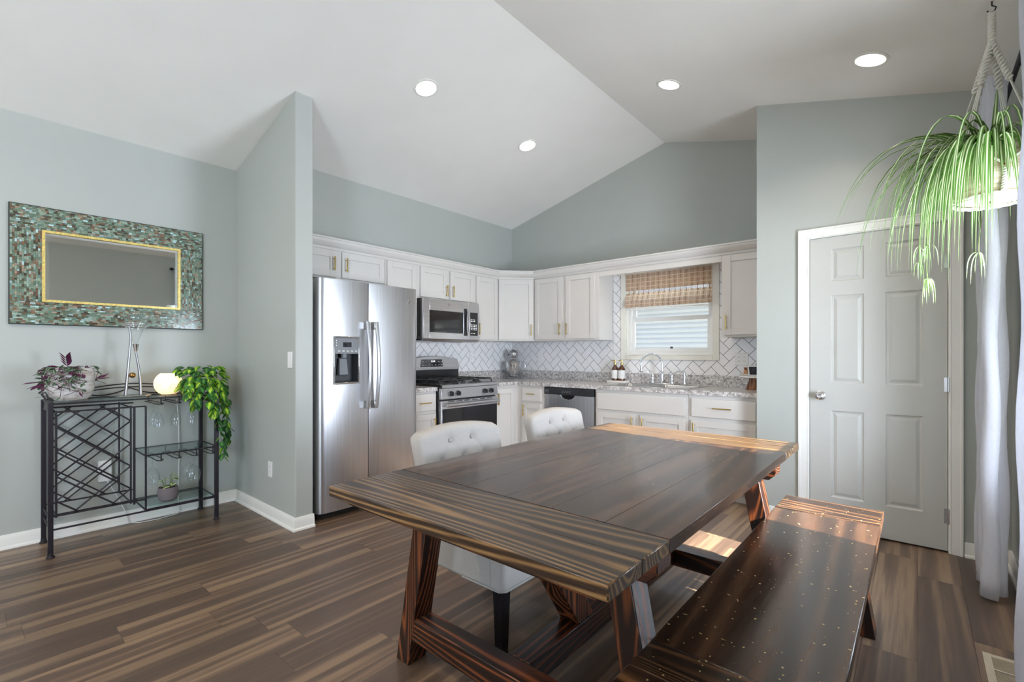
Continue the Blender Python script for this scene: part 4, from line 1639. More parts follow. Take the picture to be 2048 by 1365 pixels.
# ------------------------------------------------------------------ ceiling downlights and two added unseen lamps
gl = 'recessed ceiling lights'
for (x, y, lab, e_) in ((1.283, -2.465, 'round recessed ceiling light nearest the partition wall', 5.5), (1.257, -1.24, 'round recessed ceiling light above the gas range, on the left slope', 5.5),
                     (2.618, -1.243, 'round recessed ceiling light just right of the ceiling ridge', 5.5), (3.825, -1.275, 'round recessed ceiling light nearest the pantry door and curtains', 3),
                     (1.283, -5.6, None, 26), (2.85, -5.6, None, 26)):  # the unlabelled pair: unseen fill lamps added behind the view, no fixture
    z = cz(x)
    sl = T_ if x < RX else -T_
    nrm = Vector((sl, 0, -1)).normalized()
    uu = Vector((1, 0, sl)).normalized()
    vv = Vector((0, 1, 0))
    o = thing('recessed_light', lab, 'ceiling light', (x, y, z), gl) if lab else None
    def ringm(radii, name, mat, parent):
        mb = MB()
        rings = []
        for r_, d_ in radii:
            rings.append([mb.V(Vector((x, y, z)) + nrm * d_ + uu * (r_ * math.cos(2 * PI * k / 40)) + vv * (r_ * math.sin(2 * PI * k / 40))) for k in range(40)])
        for a, b in zip(rings, rings[1:]):
            for k in range(40): mb.F([a[k], a[(k + 1) % 40], b[(k + 1) % 40], b[k]])
        mb.F(rings[-1])
        return mb.build(name, mat, parent)
    if o: ringm([(.092, .0005), (.090, .005), (.076, .007), (.072, .004)], 'trim_ring', 'trim', o)
    if o: ringm([(.070, .0045), (.070, .0075), (.066, .008)], 'lens', 'led', o)
    ld = bpy.data.lights.new('lamp', 'AREA')
    ld.shape = 'DISK'; ld.size = .14
    ld.energy = e_; ld.color = (1.0, .84, .66)
    ld.spread = R(110 if e_ < 20 else 165)
    lo = bpy.data.objects.new('lamp', ld)
    COL.objects.link(lo); lo.parent = o
    lo.location = nrm * .012 if o else Vector((x, y, z)) + nrm * .012
    lo.rotation_euler = nrm.to_track_quat('-Z', 'Y').to_euler()

# ------------------------------------------------------------------ dining table
tx0, tx1, ty0, ty1, tz = 2.458, 3.562, -3.853, -1.858, .762
tbl = thing('dining_table', 'long dark-stained wooden trestle dining table with breadboard ends', 'table', ((tx0 + tx1) / 2, (ty0 + ty1) / 2, 0))
tzb = .725
mb = MB()
n = 6
w = (tx1 - tx0) / n
for k in range(n): mb.box(tx0 + k * w + .0003, tx0 + (k + 1) * w - .0003, ty0 + .3125, ty1 - .3125, tzb, tz)
mb.build('tabletop', 'wood_y', tbl, bevel=.0008)
for a, b in ((ty0, ty0 + .3105), (ty1 - .3105, ty1)):
    mb = MB()
    mb.box(tx0, tx1, a, (a + b) / 2 - .0002, tzb, tz); mb.box(tx0, tx1, (a + b) / 2 + .0002, b, tzb, tz)
    mb.build('breadboard_end', 'wood_x', tbl, bevel=.003)
tcx = (tx0 + tx1) / 2
lw = .088
for yc in (-3.510, -2.200):
    y0, y1 = yc - lw / 2, yc + lw / 2
    for s_ in (-1, 1):
        def X(off): return tcx + s_ * off
        # outward splay: outer face offset at the floor .573, at the top .447
        ob, ot = .573, .450
        mb = MB()
        mb.hexa([(X(ob), y0, 0), (X(ob - .078), y0, 0), (X(ob - .078), y1, 0), (X(ob), y1, 0)],
                [(X(ot), y0, .635), (X(ot - .078), y0, .635), (X(ot - .078), y1, .635), (X(ot), y1, .635)])
        mb.build('leg', 'wood_z', tbl, bevel=.003)
    mb = MB()
    e0 = .525
    mb.prism([(tcx - e0, .725), (tcx - e0, .665), (tcx - e0 + .03, .636), (tcx + e0 - .03, .636), (tcx + e0, .665), (tcx + e0, .725)], 1, y0, y1)
    mb.build('cross_beam', 'wood_xr', tbl, bevel=.003)
    mb = MB(); mb.box(tcx - .478, tcx + .478, y0 + .002, y1 - .002, .105, .193)
    mb.build('stretcher', 'wood_xr', tbl, bevel=.003)
mb = MB(); mb.box(tcx - .046, tcx + .046, -3.465, -2.245, .106, .194)
mb.build('long_stretcher', 'wood_yr', tbl, bevel=.003)
for s_ in (-1, 1):
    yc = -2.855
    def Y(o_): return yc + s_ * o_
    mb = MB()
    mb.hexa([(tcx - .044, Y(.20), .195), (tcx + .044, Y(.20), .195), (tcx + .044, Y(.31), .195), (tcx - .044, Y(.31), .195)],
            [(tcx - .044, Y(.50), .636), (tcx + .044, Y(.50), .636), (tcx + .044, Y(.61), .636), (tcx - .044, Y(.61), .636)])
    mb.build('brace', 'wood_z', tbl, bevel=.003)
mb = MB(); mb.prism([(2.472, .725), (2.50, .690), (3.50, .690), (3.53, .725)], 1, -3.80, -3.715)
mb.build('end_cleat', 'wood_xr', tbl, bevel=.002)

# ------------------------------------------------------------------ bench
bx0, bx1, by0, by1, bz = 3.490, 3.908, -3.755, -1.785, .462
bn = thing('bench', 'long dark-stained wooden bench with worn flecks along the right side of the table', 'bench', ((bx0 + bx1) / 2, (by0 + by1) / 2, 0))
mb = MB()
mb.box(bx0, bx1, by0 + .2655, by1 - .2655, bz - .038, bz)
mb.build('seat', 'bench_y', bn, bevel=.003)
for a, b in ((by0, by0 + .2635), (by1 - .2635, by1)):
    mb = MB()
    mb.box(bx0, bx1, a, (a + b) / 2 - .0002, bz - .038, bz); mb.box(bx0, bx1, (a + b) / 2 + .0002, b, bz - .038, bz)
    mb.build('breadboard_end', 'bench_x', bn, bevel=.003)
bcx = (bx0 + bx1) / 2
for yc in (-3.43, -2.11):
    for s_ in (-1, 1):
        def X(off): return bcx + s_ * off
        mb = MB()
        mb.hexa([(X(.197), yc - .044, 0), (X(.140), yc - .044, 0), (X(.140), yc + .044, 0), (X(.197), yc + .044, 0)],
                [(X(.137), yc - .044, .386), (X(.080), yc - .044, .386), (X(.080), yc + .044, .386), (X(.137), yc + .044, .386)])
        mb.build('leg', 'wood_z', bn, bevel=.003)
    mb = MB(); mb.box(bcx - .18, bcx + .18, yc - .044, yc + .044, .387, .4238); mb.build('cross_beam', 'wood_xr', bn, bevel=.003)
    mb = MB(); mb.box(bcx - .138, bcx + .138, yc - .030, yc + .030, .09, .15); mb.build('stretcher', 'wood_xr', bn, bevel=.003)
mb = MB(); mb.box(bcx - .03, bcx + .03, -3.395, -2.145, .09, .15); mb.build('long_stretcher', 'wood_yr', bn, bevel=.003)

# ------------------------------------------------------------------ chairs


def chair(cy, label, rot=0.0, cxoff=0.0):
    """upholstered chair facing +x; built round its own origin under the seat centre"""
    ox, oy = 2.50 + cxoff, cy
    t_ = thing('dining_chair', label, 'chair', (ox, oy, 0), 'grey tufted dining chairs')
    hw = .268
    # seat: soft box
    mb = MB()
    def seat(u, v):
        # closed cross-section swept front to back handled by superellipse box
        return None
    x0, x1, z0, z1 = ox - .26, ox + .275, .258, .470
    mb.box(x0, x1, oy - hw, oy + hw, z0, z1)
    bmesh.ops.subdivide_edges(mb.b, edges=mb.b.edges[:], cuts=3, use_grid_fill=True)
    for v in mb.b.verts:
        if v.co.z > z1 - .001:
            a = 1 - ((v.co.x - ox) / .28) ** 2; b = 1 - ((v.co.y - oy) / .27) ** 2
            v.co.z += .022 * max(0, a) * max(0, b)
    st = mb.build('seat', 'linen', t_, bevel=.018, seg=4, smooth=60)
    mb = MB()
    pr = [(x0 + .3, oy - hw - .001), (x1 - .02, oy - hw - .001), (x1 + .001, oy - hw + .02), (x1 + .001, oy + hw - .02), (x1 - .02, oy + hw + .001), (x0 + .3, oy + hw + .001)]
    for zz in (z0 + .008, z1 - .010):
        mb.tube([(a, b, zz) for a, b in pr], .004, 6)
    mb.tube([(x1 - .07, oy - hw - .001, z0 + .008), (x1 - .07, oy - hw - .001, z1 - .04), (x1 - .05, oy - hw - .001, z1 - .015)], .0025, 5)
    mb.build('piping', 'linen', st, smooth=60)
    # back: tufted front, gently curved; leaning back
    btn = [(-.075, .80 - .01), (.075, .79), (-.15, .70), (0, .70), (.15, .70), (-.075, .61), (.075, .61), (-.15, .52), (0, .52), (.15, .52)]
    zb0, zb1 = .36, .868
    H_ = zb1 - zb0
    def lean(z): return -.115 * ((z - zb0) / H_) ** 1.15
    hb = .272
    def shape(u, v):
        y = (u * 2 - 1)
        z = zb0 + H_ * v
        # arch of the top edge and rounded corners
        top = -.030 * y * y
        edge = max(0, (abs(y) - .86) / .14)
        zz = z + top * v
        if v > .8: zz -= .045 * (1 - math.sqrt(max(0, 1 - edge * edge))) * ((v - .8) / .2)
        yy = y * hb * (1.0 + .05 * v)
        return y, yy, zz
    mb = MB()
    NUg, NVg = 64, 64
    def front(u, v):
        y, yy, zz = shape(u, v)
        d = 0
        for by_, bz_ in btn:
            r2 = (yy - by_) ** 2 + (zz - bz_) ** 2
            d += .015 * math.exp(-r2 / .00035) + .008 * math.exp(-r2 / .0022)
        # diagonal creases joining neighbouring buttons
        for i_, (ay, az) in enumerate(btn):
            for by_, bz_ in btn[i_ + 1:]:
                L2 = (ay - by_) ** 2 + (az - bz_) ** 2
                if L2 > .0145 or abs(az - bz_) < .02: continue
                t = ((yy - ay) * (by_ - ay) + (zz - az) * (bz_ - az)) / L2
                if -.0 <= t <= 1.0:
                    dd_ = (yy - ay - t * (by_ - ay)) ** 2 + (zz - az - t * (bz_ - az)) ** 2
                    d += .0045 * math.exp(-dd_ / .00006)
        for by_ in (-.075, .075):
            if zz > .79:
                d += .0040 * math.exp(-((yy - by_) ** 2) / .00005)
        e = min(1 - abs(y), 1.0); ev = 1 - v
        rnd_ = max(.030 * (1 - math.sqrt(max(0, 1 - max(0, 1 - e / .14) ** 2))), .033 * (1 - math.sqrt(max(0, 1 - max(0, 1 - ev / .07) ** 2))))
        return (ox - .165 + lean(zz) + .024 + .012 * (abs(y)) ** 2 - d - rnd_, oy + yy, zz)
    def backf(u, v):
        y, yy, zz = shape(u, v)
        e = min(1 - abs(y), 1.0); ev = 1 - v
        rnd_ = max(.018 * (1 - math.sqrt(max(0, 1 - max(0, 1 - e / .14) ** 2))), .02 * (1 - math.sqrt(max(0, 1 - max(0, 1 - ev / .07) ** 2))))
        return (ox - .165 + lean(zz) - .062 + .012 * abs(y) ** 2 + rnd_, oy + yy, zz)
    fa = mb.grid(front, NUg, NVg)
    ba = mb.grid(backf, NUg, NVg)
    def stitch(a, b):
        for k in range(len(a) - 1): mb.F([a[k], a[k + 1], b[k + 1], b[k]])
    stitch(fa[0], ba[0]); stitch(fa[-1], ba[-1])
    stitch([r_[0] for r_ in fa], [r_[0] for r_ in ba]); stitch([r_[-1] for r_ in fa], [r_[-1] for r_ in ba])
    bk = mb.build('backrest', 'linen', t_, smooth=50)
    for by_, bz_ in btn:
        mb = MB()
        xx = ox - .165 + lean(bz_) + .024 - .023
        mb.ball((xx + .004, oy + by_, bz_), .010, 8)
        mb.build('button', 'linen', bk, smooth=60)
    # legs
    for s_ in (-1, 1):
        yy = oy + s_ * (hw - .032)
        mb = MB()
        xx = x1 - .035
        mb.hexa([(xx - .019, yy - .019, 0), (xx + .019, yy - .019, 0), (xx + .019, yy + .019, 0), (xx - .019, yy + .019, 0)],
                [(xx - .026, yy - .026, .262), (xx + .026, yy - .026, .262), (xx + .026, yy + .026, .262), (xx - .026, yy + .026, .262)])
        mb.build('leg', 'black_leg', t_, bevel=.002)
        mb = MB()
        pr = [(ox - .20, .262, .034), (ox - .225, .17, .028), (ox - .27, .08, .022), (ox - .325, 0, .018)]
        prev = None
        for (xa, za, ha) in pr:
            ring = [mb.V((xa - ha, yy - .02, za)), mb.V((xa + ha, yy - .02, za)), mb.V((xa + ha, yy + .02, za)), mb.V((xa - ha, yy + .02, za))]
            if prev:
                for k in range(4): mb.F([prev[k], prev[(k + 1) % 4], ring[(k + 1) % 4], ring[k]])
            else: mb.F(ring)
            prev = ring
        mb.F(prev[::-1])
        mb.build('leg', 'black_leg', t_, bevel=.002)
    t_.rotation_euler = (0, 0, rot)
    return t_


chair(-3.02, 'grey tufted dining chair with black legs, nearer the camera at the left of the table', 0)
chair(-2.165, 'grey tufted dining chair farther back, in front of the dishwasher', 0)

# ------------------------------------------------------------------ curtains and rod
g_c = 'white sheer curtains'


def curtain(ya, yb, xc, amp, folds, zt, label, zb=.015, seed=1):
    mb = MB()
    r_ = random.Random(seed)
    ph = [r_.uniform(-.5, .5) for _ in range(int(folds) + 3)]
    nu = int(folds * 14)
    def fn(u, v):
        z = zb + (zt - zb) * v
        k = u * folds
        i = int(k)
        p_ = ph[i] * (1 - (k - i)) + ph[i + 1] * (k - i)
        a = amp * (1 + .3 * (1 - v))
        x_ = xc + a * math.sin(2 * PI * k + p_ * 1.6) + .006 * math.sin(9 * z + 3 * k)
        y_ = ya + (yb - ya) * u + .012 * math.sin(4 * PI * k + p_) + .01 * (1 - v) * math.sin(3 * u * PI)
        return (x_, y_, z)
    mb.grid(fn, nu, 30)
    o = mb.build('curtain', 'curtain', smooth=180, normals=False)
    sd = o.modifiers.new('thick', 'SOLIDIFY'); sd.thickness = .0012
    tag(o, label, 'curtain', g_c)
    return o


curtain(-.93, -1.40, 4.325, .040, 4, 2.60, 'white sheer curtain hanging at the far side of the dining window beside the pantry door', seed=3)
curtain(-2.405, -2.475, 4.335, .045, 1.5, 2.60, 'white sheer curtain nearest the camera at the right edge of the frame', seed=5)
rod = thing('curtain_rod', 'dark bronze curtain rod along the top of the dining window', 'curtain rod', (4.385, -1.7, 2.57))
mb = MB(); mb.tube([(4.385, -.88, 2.57), (4.385, -2.49, 2.57)], .011, 12); mb.build('rod', 'iron', rod, smooth=60)
mb = MB()
mb.ball((4.385, -2.512, 2.57), .024, 12)
mb.build('finial', 'iron', rod)
for yy in (-1.50, -2.395):
    mb = MB(); mb.tube([(4.443, yy, 2.57), (4.385, yy, 2.57)], .008, 8); mb.lathe((4.4435, yy, 2.57), [(.025, 0), (.022, -.008)], 16, axis=0)
    mb.build('bracket', 'iron', rod)

# ------------------------------------------------------------------ floor vent
fv = thing('floor_vent', 'beige metal floor register with slots near the curtain, lower right', 'vent', (4.30, -2.10, 0))
vx0, vx1, vy0, vy1 = 4.232, 4.375, -2.32, -1.97
mb = MB(); ring_box(MB(), 0, 0, 0, 0, 0, 0, 0) if False else None
for q_ in ((vx0, vx0 + .025, vy0, vy1), (vx1 - .02, vx1, vy0, vy1), (vx0 + .025, vx1 - .02, vy0, vy0 + .025), (vx0 + .025, vx1 - .02, vy1 - .025, vy1), (vx0 + .025, vx1 - .02, -2.10, -2.09), (vx0 + .025, vx1 - .02, -2.20, -2.19)):
    mb.box(q_[0], q_[1], q_[2], q_[3], .0006, .006)
mb.build('frame', speck('beige_register_metal', srgb(190, 178, 158), .45), fv, bevel=.001)
mb = MB()
y = vy0 + .03
while y < vy1 - .03:
    mb.box(vx0 + .025, vx1 - .02, y, y + .0045, .0012, .005)
    y += .0095
mb.build('slats', M['frame_vent'] if 'frame_vent' in M else speck('beige_register_slats', srgb(176, 164, 144), .45), fv)
mb = MB(); mb.box(vx0 + .02, vx1 - .015, vy0 + .02, vy1 - .02, .0005, .0011); mb.build('duct_shade', 'dark_gap', fv)  # flat black sheet painted as the shade below the slats

# ------------------------------------------------------------------ mirror
XM = XL + .001
mr = thing('wall_mirror', 'rectangular mirror with wide green and brown mosaic frame above the rack', 'mirror', (XM, -3.97, 1.8))
my0, my1, mz0, mz1 = -4.503, -3.440, 1.414, 2.184
iy0, iy1, iz0, iz1 = -4.352, -3.592, 1.566, 2.022
FM = ((XM, 0, 0), (0, 1, 0), (1, 0, 0))
mb = MB(FM); ring_box(mb, my0, my1, 0, .022, mz0, mz1, .1505)
mb.build('frame_board', speck('dark_frame_board', (.03, .035, .03), .5), mr, bevel=.004)
rnd = random.Random(11)
mb = MB(FM)


def courses(mb, u0, u1, v0, v1, horiz, k0):
    """running courses of little tiles filling a band"""
    h = .0105
    v = v0
    row = 0
    while v < v1 - .002:
        u = u0 - rnd.random() * .02
        while u < u1 - .001:
            L_ = rnd.uniform(.011, .026)
            a, b = max(u, u0), min(u + L_, u1)
            if b - a > .002:
                g = .0004
                c_ = min(v + h, v1)
                if horiz: mb.box(a + g, b - g, .0222, .0245 + rnd.random() * .0006, v + g, c_ - g)
                else: mb.box(v + g, c_ - g, .0222, .0245 + rnd.random() * .0006, a + g, b - g)
            u += L_
        v += h
        row += 1


bw = .151
courses(mb, my0 + .006, my1 - .006, mz1 - bw + .002, mz1 - .006, True, 0)
courses(mb, my0 + .006, my1 - .006, mz0 + .006, mz0 + bw - .002, True, 0)
courses(mb, mz0 + bw, mz1 - bw, my0 + .006, my0 + bw - .002, False, 0)
courses(mb, mz0 + bw, mz1 - bw, my1 - bw + .002, my1 - .006, False, 0)
mb.build('mosaic_tiles', 'mosaic', mr, smooth=0)
mb = MB(FM); ring_box(mb, my0 + bw - .001, my1 - bw + .001, .0225, .027, mz0 + bw - .001, mz1 - bw + .001, .016)
mb.build('gold_border', 'gold', mr, bevel=.001)
mb = MB(FM)
def insm(d_, n_):
    u0, u1, w0, w1 = my0 + bw + .014, my1 - bw - .014, mz0 + bw + .014, mz1 - bw - .014
    return [(u0 + d_, n_, w0 + d_), (u1 - d_, n_, w0 + d_), (u1 - d_, n_, w1 - d_), (u0 + d_, n_, w1 - d_)]
rings = [[mb.V(p_) for p_ in q_] for q_ in (insm(0, .0175), insm(.018, .0190), insm(.0185, .0190))]
for a, b in zip(rings, rings[1:]):
    for k in range(4): mb.F([a[k], a[(k + 1) % 4], b[(k + 1) % 4], b[k]])
mb.F(rings[-1])
bb_ = [mb.V(p_) for p_ in insm(0, .005)]
mb.F(bb_)
for k in range(4): mb.F([rings[0][k], rings[0][(k + 1) % 4], bb_[(k + 1) % 4], bb_[k]])
mb.build('mirror_glass', 'mirror', mr, smooth=0)

# ------------------------------------------------------------------ iron bar rack
rk = thing('wine_rack', 'black iron bar rack with lattice bottle holder and glass shelves under the mirror', 'rack', (-.09, -3.9, 0))
rxf, rxb, ryl, ryr, rzt = .085, -.268, -4.347, -3.462, .928
for (xx, yy) in ((rxf, ryl), (rxf, ryr), (rxb, ryl), (rxb, ryr)):
    mb = MB()
    mb.box(xx - .0125, xx + .0125, yy - .0125, yy + .0125, .018, rzt)
    lg = mb.build('post', 'iron', rk, bevel=.002)
    mb = MB(); mb.lathe((xx, yy, 0), [(.021, 0), (.021, .006), (.015, .012), (.014, .03)], 16); mb.build('foot', 'iron', lg)
mb = MB()
# top frame rails and low rails
for zz in (rzt - .006, rzt - .055):
    for xx in (rxf, rxb): mb.tube([(xx, ryl, zz), (xx, ryr, zz)], .0055, 8) if zz > .9 else mb.tube([(xx, ryl, zz), (xx, -3.99, zz)], .0045, 8)
    for yy in (ryl, ryr): mb.tube([(rxf, yy, zz), (rxb, yy, zz)], .0055, 8)
for xx in (rxf, rxb): mb.tube([(xx, ryl, .165), (xx, ryr, .165)], .006, 8)
for yy in (ryl, ryr):
    mb.tube([(rxf, yy, .165), (rxb, yy, .165)], .0055, 8)
    mb.tube([(rxf, yy, .54), (rxb, yy, .54)], .0055, 8) if yy == ryr else mb.tube([(rxf, yy, .225), (rxb, yy, .225)], .0055, 8)
mb.build('rail', 'iron', rk, smooth=60)
mb = MB()   # flat top plates on the left end
mb.box(rxb, rxf, ryl - .010, ryl + .010, rzt, rzt + .004)
mb.box(rxb, rxf, ryl - .003, ryl + .003, rzt - .06, rzt - .012)
mb.build('end_plate', 'iron', rk)
# cage frame
cy0, cy1, cz0, cz1 = -4.322, -3.965, .245, .872
mb = MB()
for xx in (rxf, rxb):
    for yy in (cy0, cy1 + .0): mb.tube([(xx, yy, cz0 - .01), (xx, yy, cz1 + .01)], .0055, 8)
    for zz in (cz0, cz1): mb.tube([(xx, ryl, zz), (xx, cy1 + .08, zz)], .005, 8)
for yy in (cy0, cy1):
    for zz in (cz0, cz1): mb.tube([(rxf, yy, zz), (rxb, yy, zz)], .005, 8)
for xx in (rxf,):
    mb.tube([(xx, cy1 + .08, .166), (xx, cy1 + .08, cz1)], .006, 8)
    mb.tube([(xx, cy1 + .018, cz0 - .02), (xx, cy1 + .018, cz1)], .007, 8)
mb.build('cage', 'iron', rk, smooth=60)
# lattice: two sets of diagonals on front and back
mb = MB()
Wc, Hc = cy1 - cy0, cz1 - cz0
st = .149
ang = .835


def seg_clip(yc, zc_, sl):
    """line z = zc + sl (y - yc) clipped to the cage"""
    pts_ = []
    for y in (cy0, cy1):
        z = zc_ + sl * (y - yc)
        if cz0 <= z <= cz1: pts_.append((y, z))
    for z in (cz0, cz1):
        y = yc + (z - zc_) / sl
        if cy0 < y < cy1: pts_.append((y, z))
    return pts_[:2] if len(pts_) >= 2 else None


for xx, dxx in ((rxf + .004, 0), (rxb + .004, .0)):
    mb = MB()
    for k in range(-6, 8):
        for sl, o_ in ((ang, -.006), (-ang, .006)):
            q_ = seg_clip((cy0 + cy1) / 2, (cz0 + cz1) / 2 + (k + .5) * st, sl)
            if q_: mb.tube([(xx + o_ * .7, a, b) for a, b in q_], .0048, 6)
    mb.build('lattice', 'iron', rk, smooth=60)
# glass shelves with iron rims and stem hangers
for nm, zz, ya in (('top_shelf', .926, ryl + .016), ('middle_shelf', .540, -3.872), ('bottom_shelf', .176, -3.872)):
    mb = MB(); mb.box(rxb + .008, rxf - .008, ya, ryr - .014, zz - .001, zz + .005)
    sf = mb.build('shelf', 'shelf_glass', rk, smooth=0)
    if zz < .9:
        mb = MB()
        mb.tube([(rxf, -3.885, zz - .003), (rxf, ryr, zz - .003)], .0055, 8); mb.tube([(rxb, -3.885, zz - .003), (rxb, ryr, zz - .003)], .0055, 8)
        mb.tube([(rxf, -3.885, zz - .003), (rxb, -3.885, zz - .003)], .0055, 8)
        mb.build('shelf_rim', 'iron', sf, smooth=60)
mb = MB()
for zt in (.921, .533):
    for k in range(4):
        yc = -3.80 + k * .105
        for s_ in (-1, 1):
            if k == 0 and s_ == -1 and False: continue
        a, b = yc - .022 - .0, yc + .022
        z_ = zt - .042
        mb.tube([(rxf, yc, zt), (rxf, yc, z_)], .004, 6)
        mb.tube([(rxb + .01, yc - .020, z_), (rxf - .03, yc - .020, z_), (rxf - .004, yc - .010, z_), (rxf + .002, yc, z_), (rxf - .004, yc + .010, z_), (rxf - .03, yc + .020, z_), (rxb + .01, yc + .020, z_)], .0034, 6)
        mb.tube([(rxb + .01, yc - .020, z_), (rxb + .01, yc, z_), (rxb + .01, yc, zt)], .0034, 6)
        mb.tube([(rxb + .01, yc + .020, z_), (rxb + .01, yc, z_)], .0034, 6)
mb.build('stemware_holder', 'iron', rk, smooth=60)
# decorative top gallery: crossing arcs along the back, small curls at the left end
mb = MB()
zg = rzt - .002


def arc(xx, ya, yb, h, z0_, n_=20, r_=.0045, flip=1):
    mb.tube([(xx, ya + (yb - ya) * k / n_, z0_ + flip * h * math.sin(PI * k / n_)) for k in range(n_ + 1)], r_, 7)


arc(rxb, ryl, ryr, .085, zg)
arc(rxb, ryl + .0, ryr - .0, .062, zg)
arc(rxb, -4.22, -3.905, .045, zg + .055, flip=-1)
arc(rxb, -3.905, -3.59, .045, zg + .055, flip=-1)
for xx in (rxf, rxb):
    mb.tube([(xx, ryl + .012, zg), (xx, ryl - .002, zg + .022), (xx, ryl - .012, zg + .042)], .0045, 7)
for s_ in (0, 1):
    mb.tube([(rxf - (rxf - rxb) * k / 16, ryl - .008 + .006 * s_, zg + .030 + .028 * math.sin(PI * k / 16) * (1 - s_)) for k in range(17)], .004, 7)
mb.build('gallery', 'iron', rk, smooth=60)

# ------------------------------------------------------------------ hanging glasses
g_g = 'clear stemmed glasses hanging from the rack'


def stemware(kind, label):
    t_ = thing('wine_glass', label, 'glass', (0, 0, 0), g_g)
    mb = MB()
    mb.capends = False
    if kind == 'flute':
        pr = [(.0, 0), (.032, .001), (.033, .003), (.006, .006), (.0032, .012), (.0032, .062), (.006, .070), (.019, .085), (.028, .110), (.031, .135), (.029, .160), (.027, .172)]
    else:
        pr = [(.0, 0), (.036, .001), (.037, .003), (.007, .006), (.0034, .012), (.0034, .070), (.008, .080), (.027, .098), (.040, .125), (.044, .150), (.040, .180), (.036, .198)]
    # hangs upside down: foot on the rails, bowl below
    mb.lathe((0, 0, 0), [(r_, -h) for r_, h in pr], 28)
    mb.build('bowl_and_stem', 'glass', t_, smooth=180)
    return t_


flute = stemware('flute', '')
goblet = stemware('goblet', '')
spots = [(flute, .02, -3.80, .921, 'front stemmed glass of the pair hanging left under the rack top'), (flute, -.10, -3.80, .921, 'rear stemmed glass of the pair hanging left under the rack top'),
         (flute, .0, -3.695, .921, 'single stemmed glass hanging second place under the rack top'), (flute, -.02, -3.59, .921, 'stemmed glass hanging under the rack top beside trailing leaves'),
         (goblet, -.09, -3.81, .533, 'wide wine glass hanging left under the middle shelf behind the small plant'), (goblet, .02, -3.59, .533, 'front wide wine glass of the pair hanging right under the middle shelf'),
         (goblet, -.10, -3.59, .533, 'rear wide wine glass of the pair hanging right under the middle shelf')]
done = set()
for proto, xx, yy, zt, lab in spots:
    o = proto if proto.name not in done else copy_tree(proto)
    done.add(proto.name)
    o.location = (xx, yy, zt - .042 + .0065)
    o['label'] = lab

# ------------------------------------------------------------------ leaves and plants


def leaf_pts(p, d, L, droop, n=8):
    """centre line starting at p along d, bending down"""
    pts = [Vector(p)]
    v = Vector(d).normalized()
    for i in range(n):
        pts.append(pts[-1] + v * (L / n))
        v = (v + Vector((0, 0, -droop / n))).normalized()
    return pts


HEART = [.0, .72, .98, 1.0, .92, .76, .55, .28, .0]
LANCE = [.0, .5, .85, 1.0, .95, .8, .58, .3, .0]
BLADE = [.55, .8, .95, 1.0, .98, .92, .84, .74, .62, .48, .32, .15, .0]


def rdir(r_, zlo=-1, zhi=1):
    a = r_.uniform(0, 2 * PI)
    return Vector((math.cos(a), math.sin(a), r_.uniform(zlo, zhi))).normalized()


# --- spider plant in macrame hanger
px_, py_, pz0, pz1 = 4.284, -1.69, 1.905, 2.135
sp = thing('spider_plant', 'variegated spider plant spilling from a streaked beige pot hung by the curtains', 'potted plant', (px_, py_, pz0))
mb = MB()
mb.lathe((px_, py_, pz0), [(.0, 0), (.070, 0), (.115, .015), (.142, .07), (.148, .13), (.143, .19), (.135, .225), (.138, .232), (.128, .232), (.124, .21)], 40)
mb.build('pot', 'streaked', sp)
mb = MB(); mb.lathe((px_, py_, pz0 + .205), [(.123, 0), (0, .012)], 24); mb.build('soil', 'soil', sp)
rnd = random.Random(21)
mb = MB()
rx_, ry_ = -.759, -.651   # image-left direction, where most leaves fall
for i in range(190):
    if i < 115: ang_ = math.atan2(ry_, rx_) + rnd.gauss(0, .75)
    else: ang_ = rnd.uniform(0, 2 * PI)
    dirh = Vector((math.cos(ang_), math.sin(ang_), 0))
    el = rnd.uniform(.3, 1.5)
    d = (dirh * rnd.uniform(.5, 1.0) + Vector((0, 0, el))).normalized()
    L = rnd.uniform(.38, .86) if i % 5 else rnd.uniform(.22, .40)
    # stay inside the room: shorten leaves that run into the wall or curtain
    if dirh.x > .15: L *= .5 if dirh.x < .5 else .36
    dr_ = rnd.uniform(3.6, 8.0)
    p0 = Vector((px_, py_, pz0 + .205)) + dirh * rnd.uniform(.02, .09)
    pts = leaf_pts(p0, d, L, dr_, 12)
    # lift over the rim
    for k, q_ in enumerate(pts):
        rr_ = math.hypot(q_.x - px_, q_.y - py_)
        if rr_ < .155 and q_.z < pz1 + .004: q_.z = max(q_.z, pz1 + .004 - max(0, (.125 - rr_)) * .2)
        if q_.x > 4.40: q_.x = 4.40
        # trailing part hangs outside the pot
        if q_.z < pz1 and rr_ < .16:
            s_ = .162 / max(rr_, 1e-4)
            q_.x = px_ + (q_.x - px_) * s_; q_.y = py_ + (q_.y - py_) * s_
    side = Vector((0, 0, 1)).cross(dirh)
    mb.leafblade(pts, side, rnd.uniform(.005, .0095), BLADE, .35)
# special long leaves: one reaching far left, one rising to the upper right
for d, L, dr_ in (((-.76, -.62, .85), .74, 2.6), ((-.70, -.60, 1.1), .66, 3.4), ((.05, .15, 1.0), .36, .5), ((-.1, -.2, 1.2), .40, 4.6), ((-.35, -.3, 1.3), .52, 6.0), ((.0, -.35, 1.3), .38, 5.0)):
    pts = leaf_pts((px_ + d[0] * .05, py_ + d[1] * .05, pz0 + .21), d, L, dr_, 12)
    for q_ in pts: q_.x = min(q_.x, 4.40)
    mb.leafblade(pts, Vector((0, 0, 1)).cross(Vector((d[0], d[1], 0.001))), .011, BLADE, .35)
mb.build('foliage', 'spider', sp, smooth=180, normals=False)
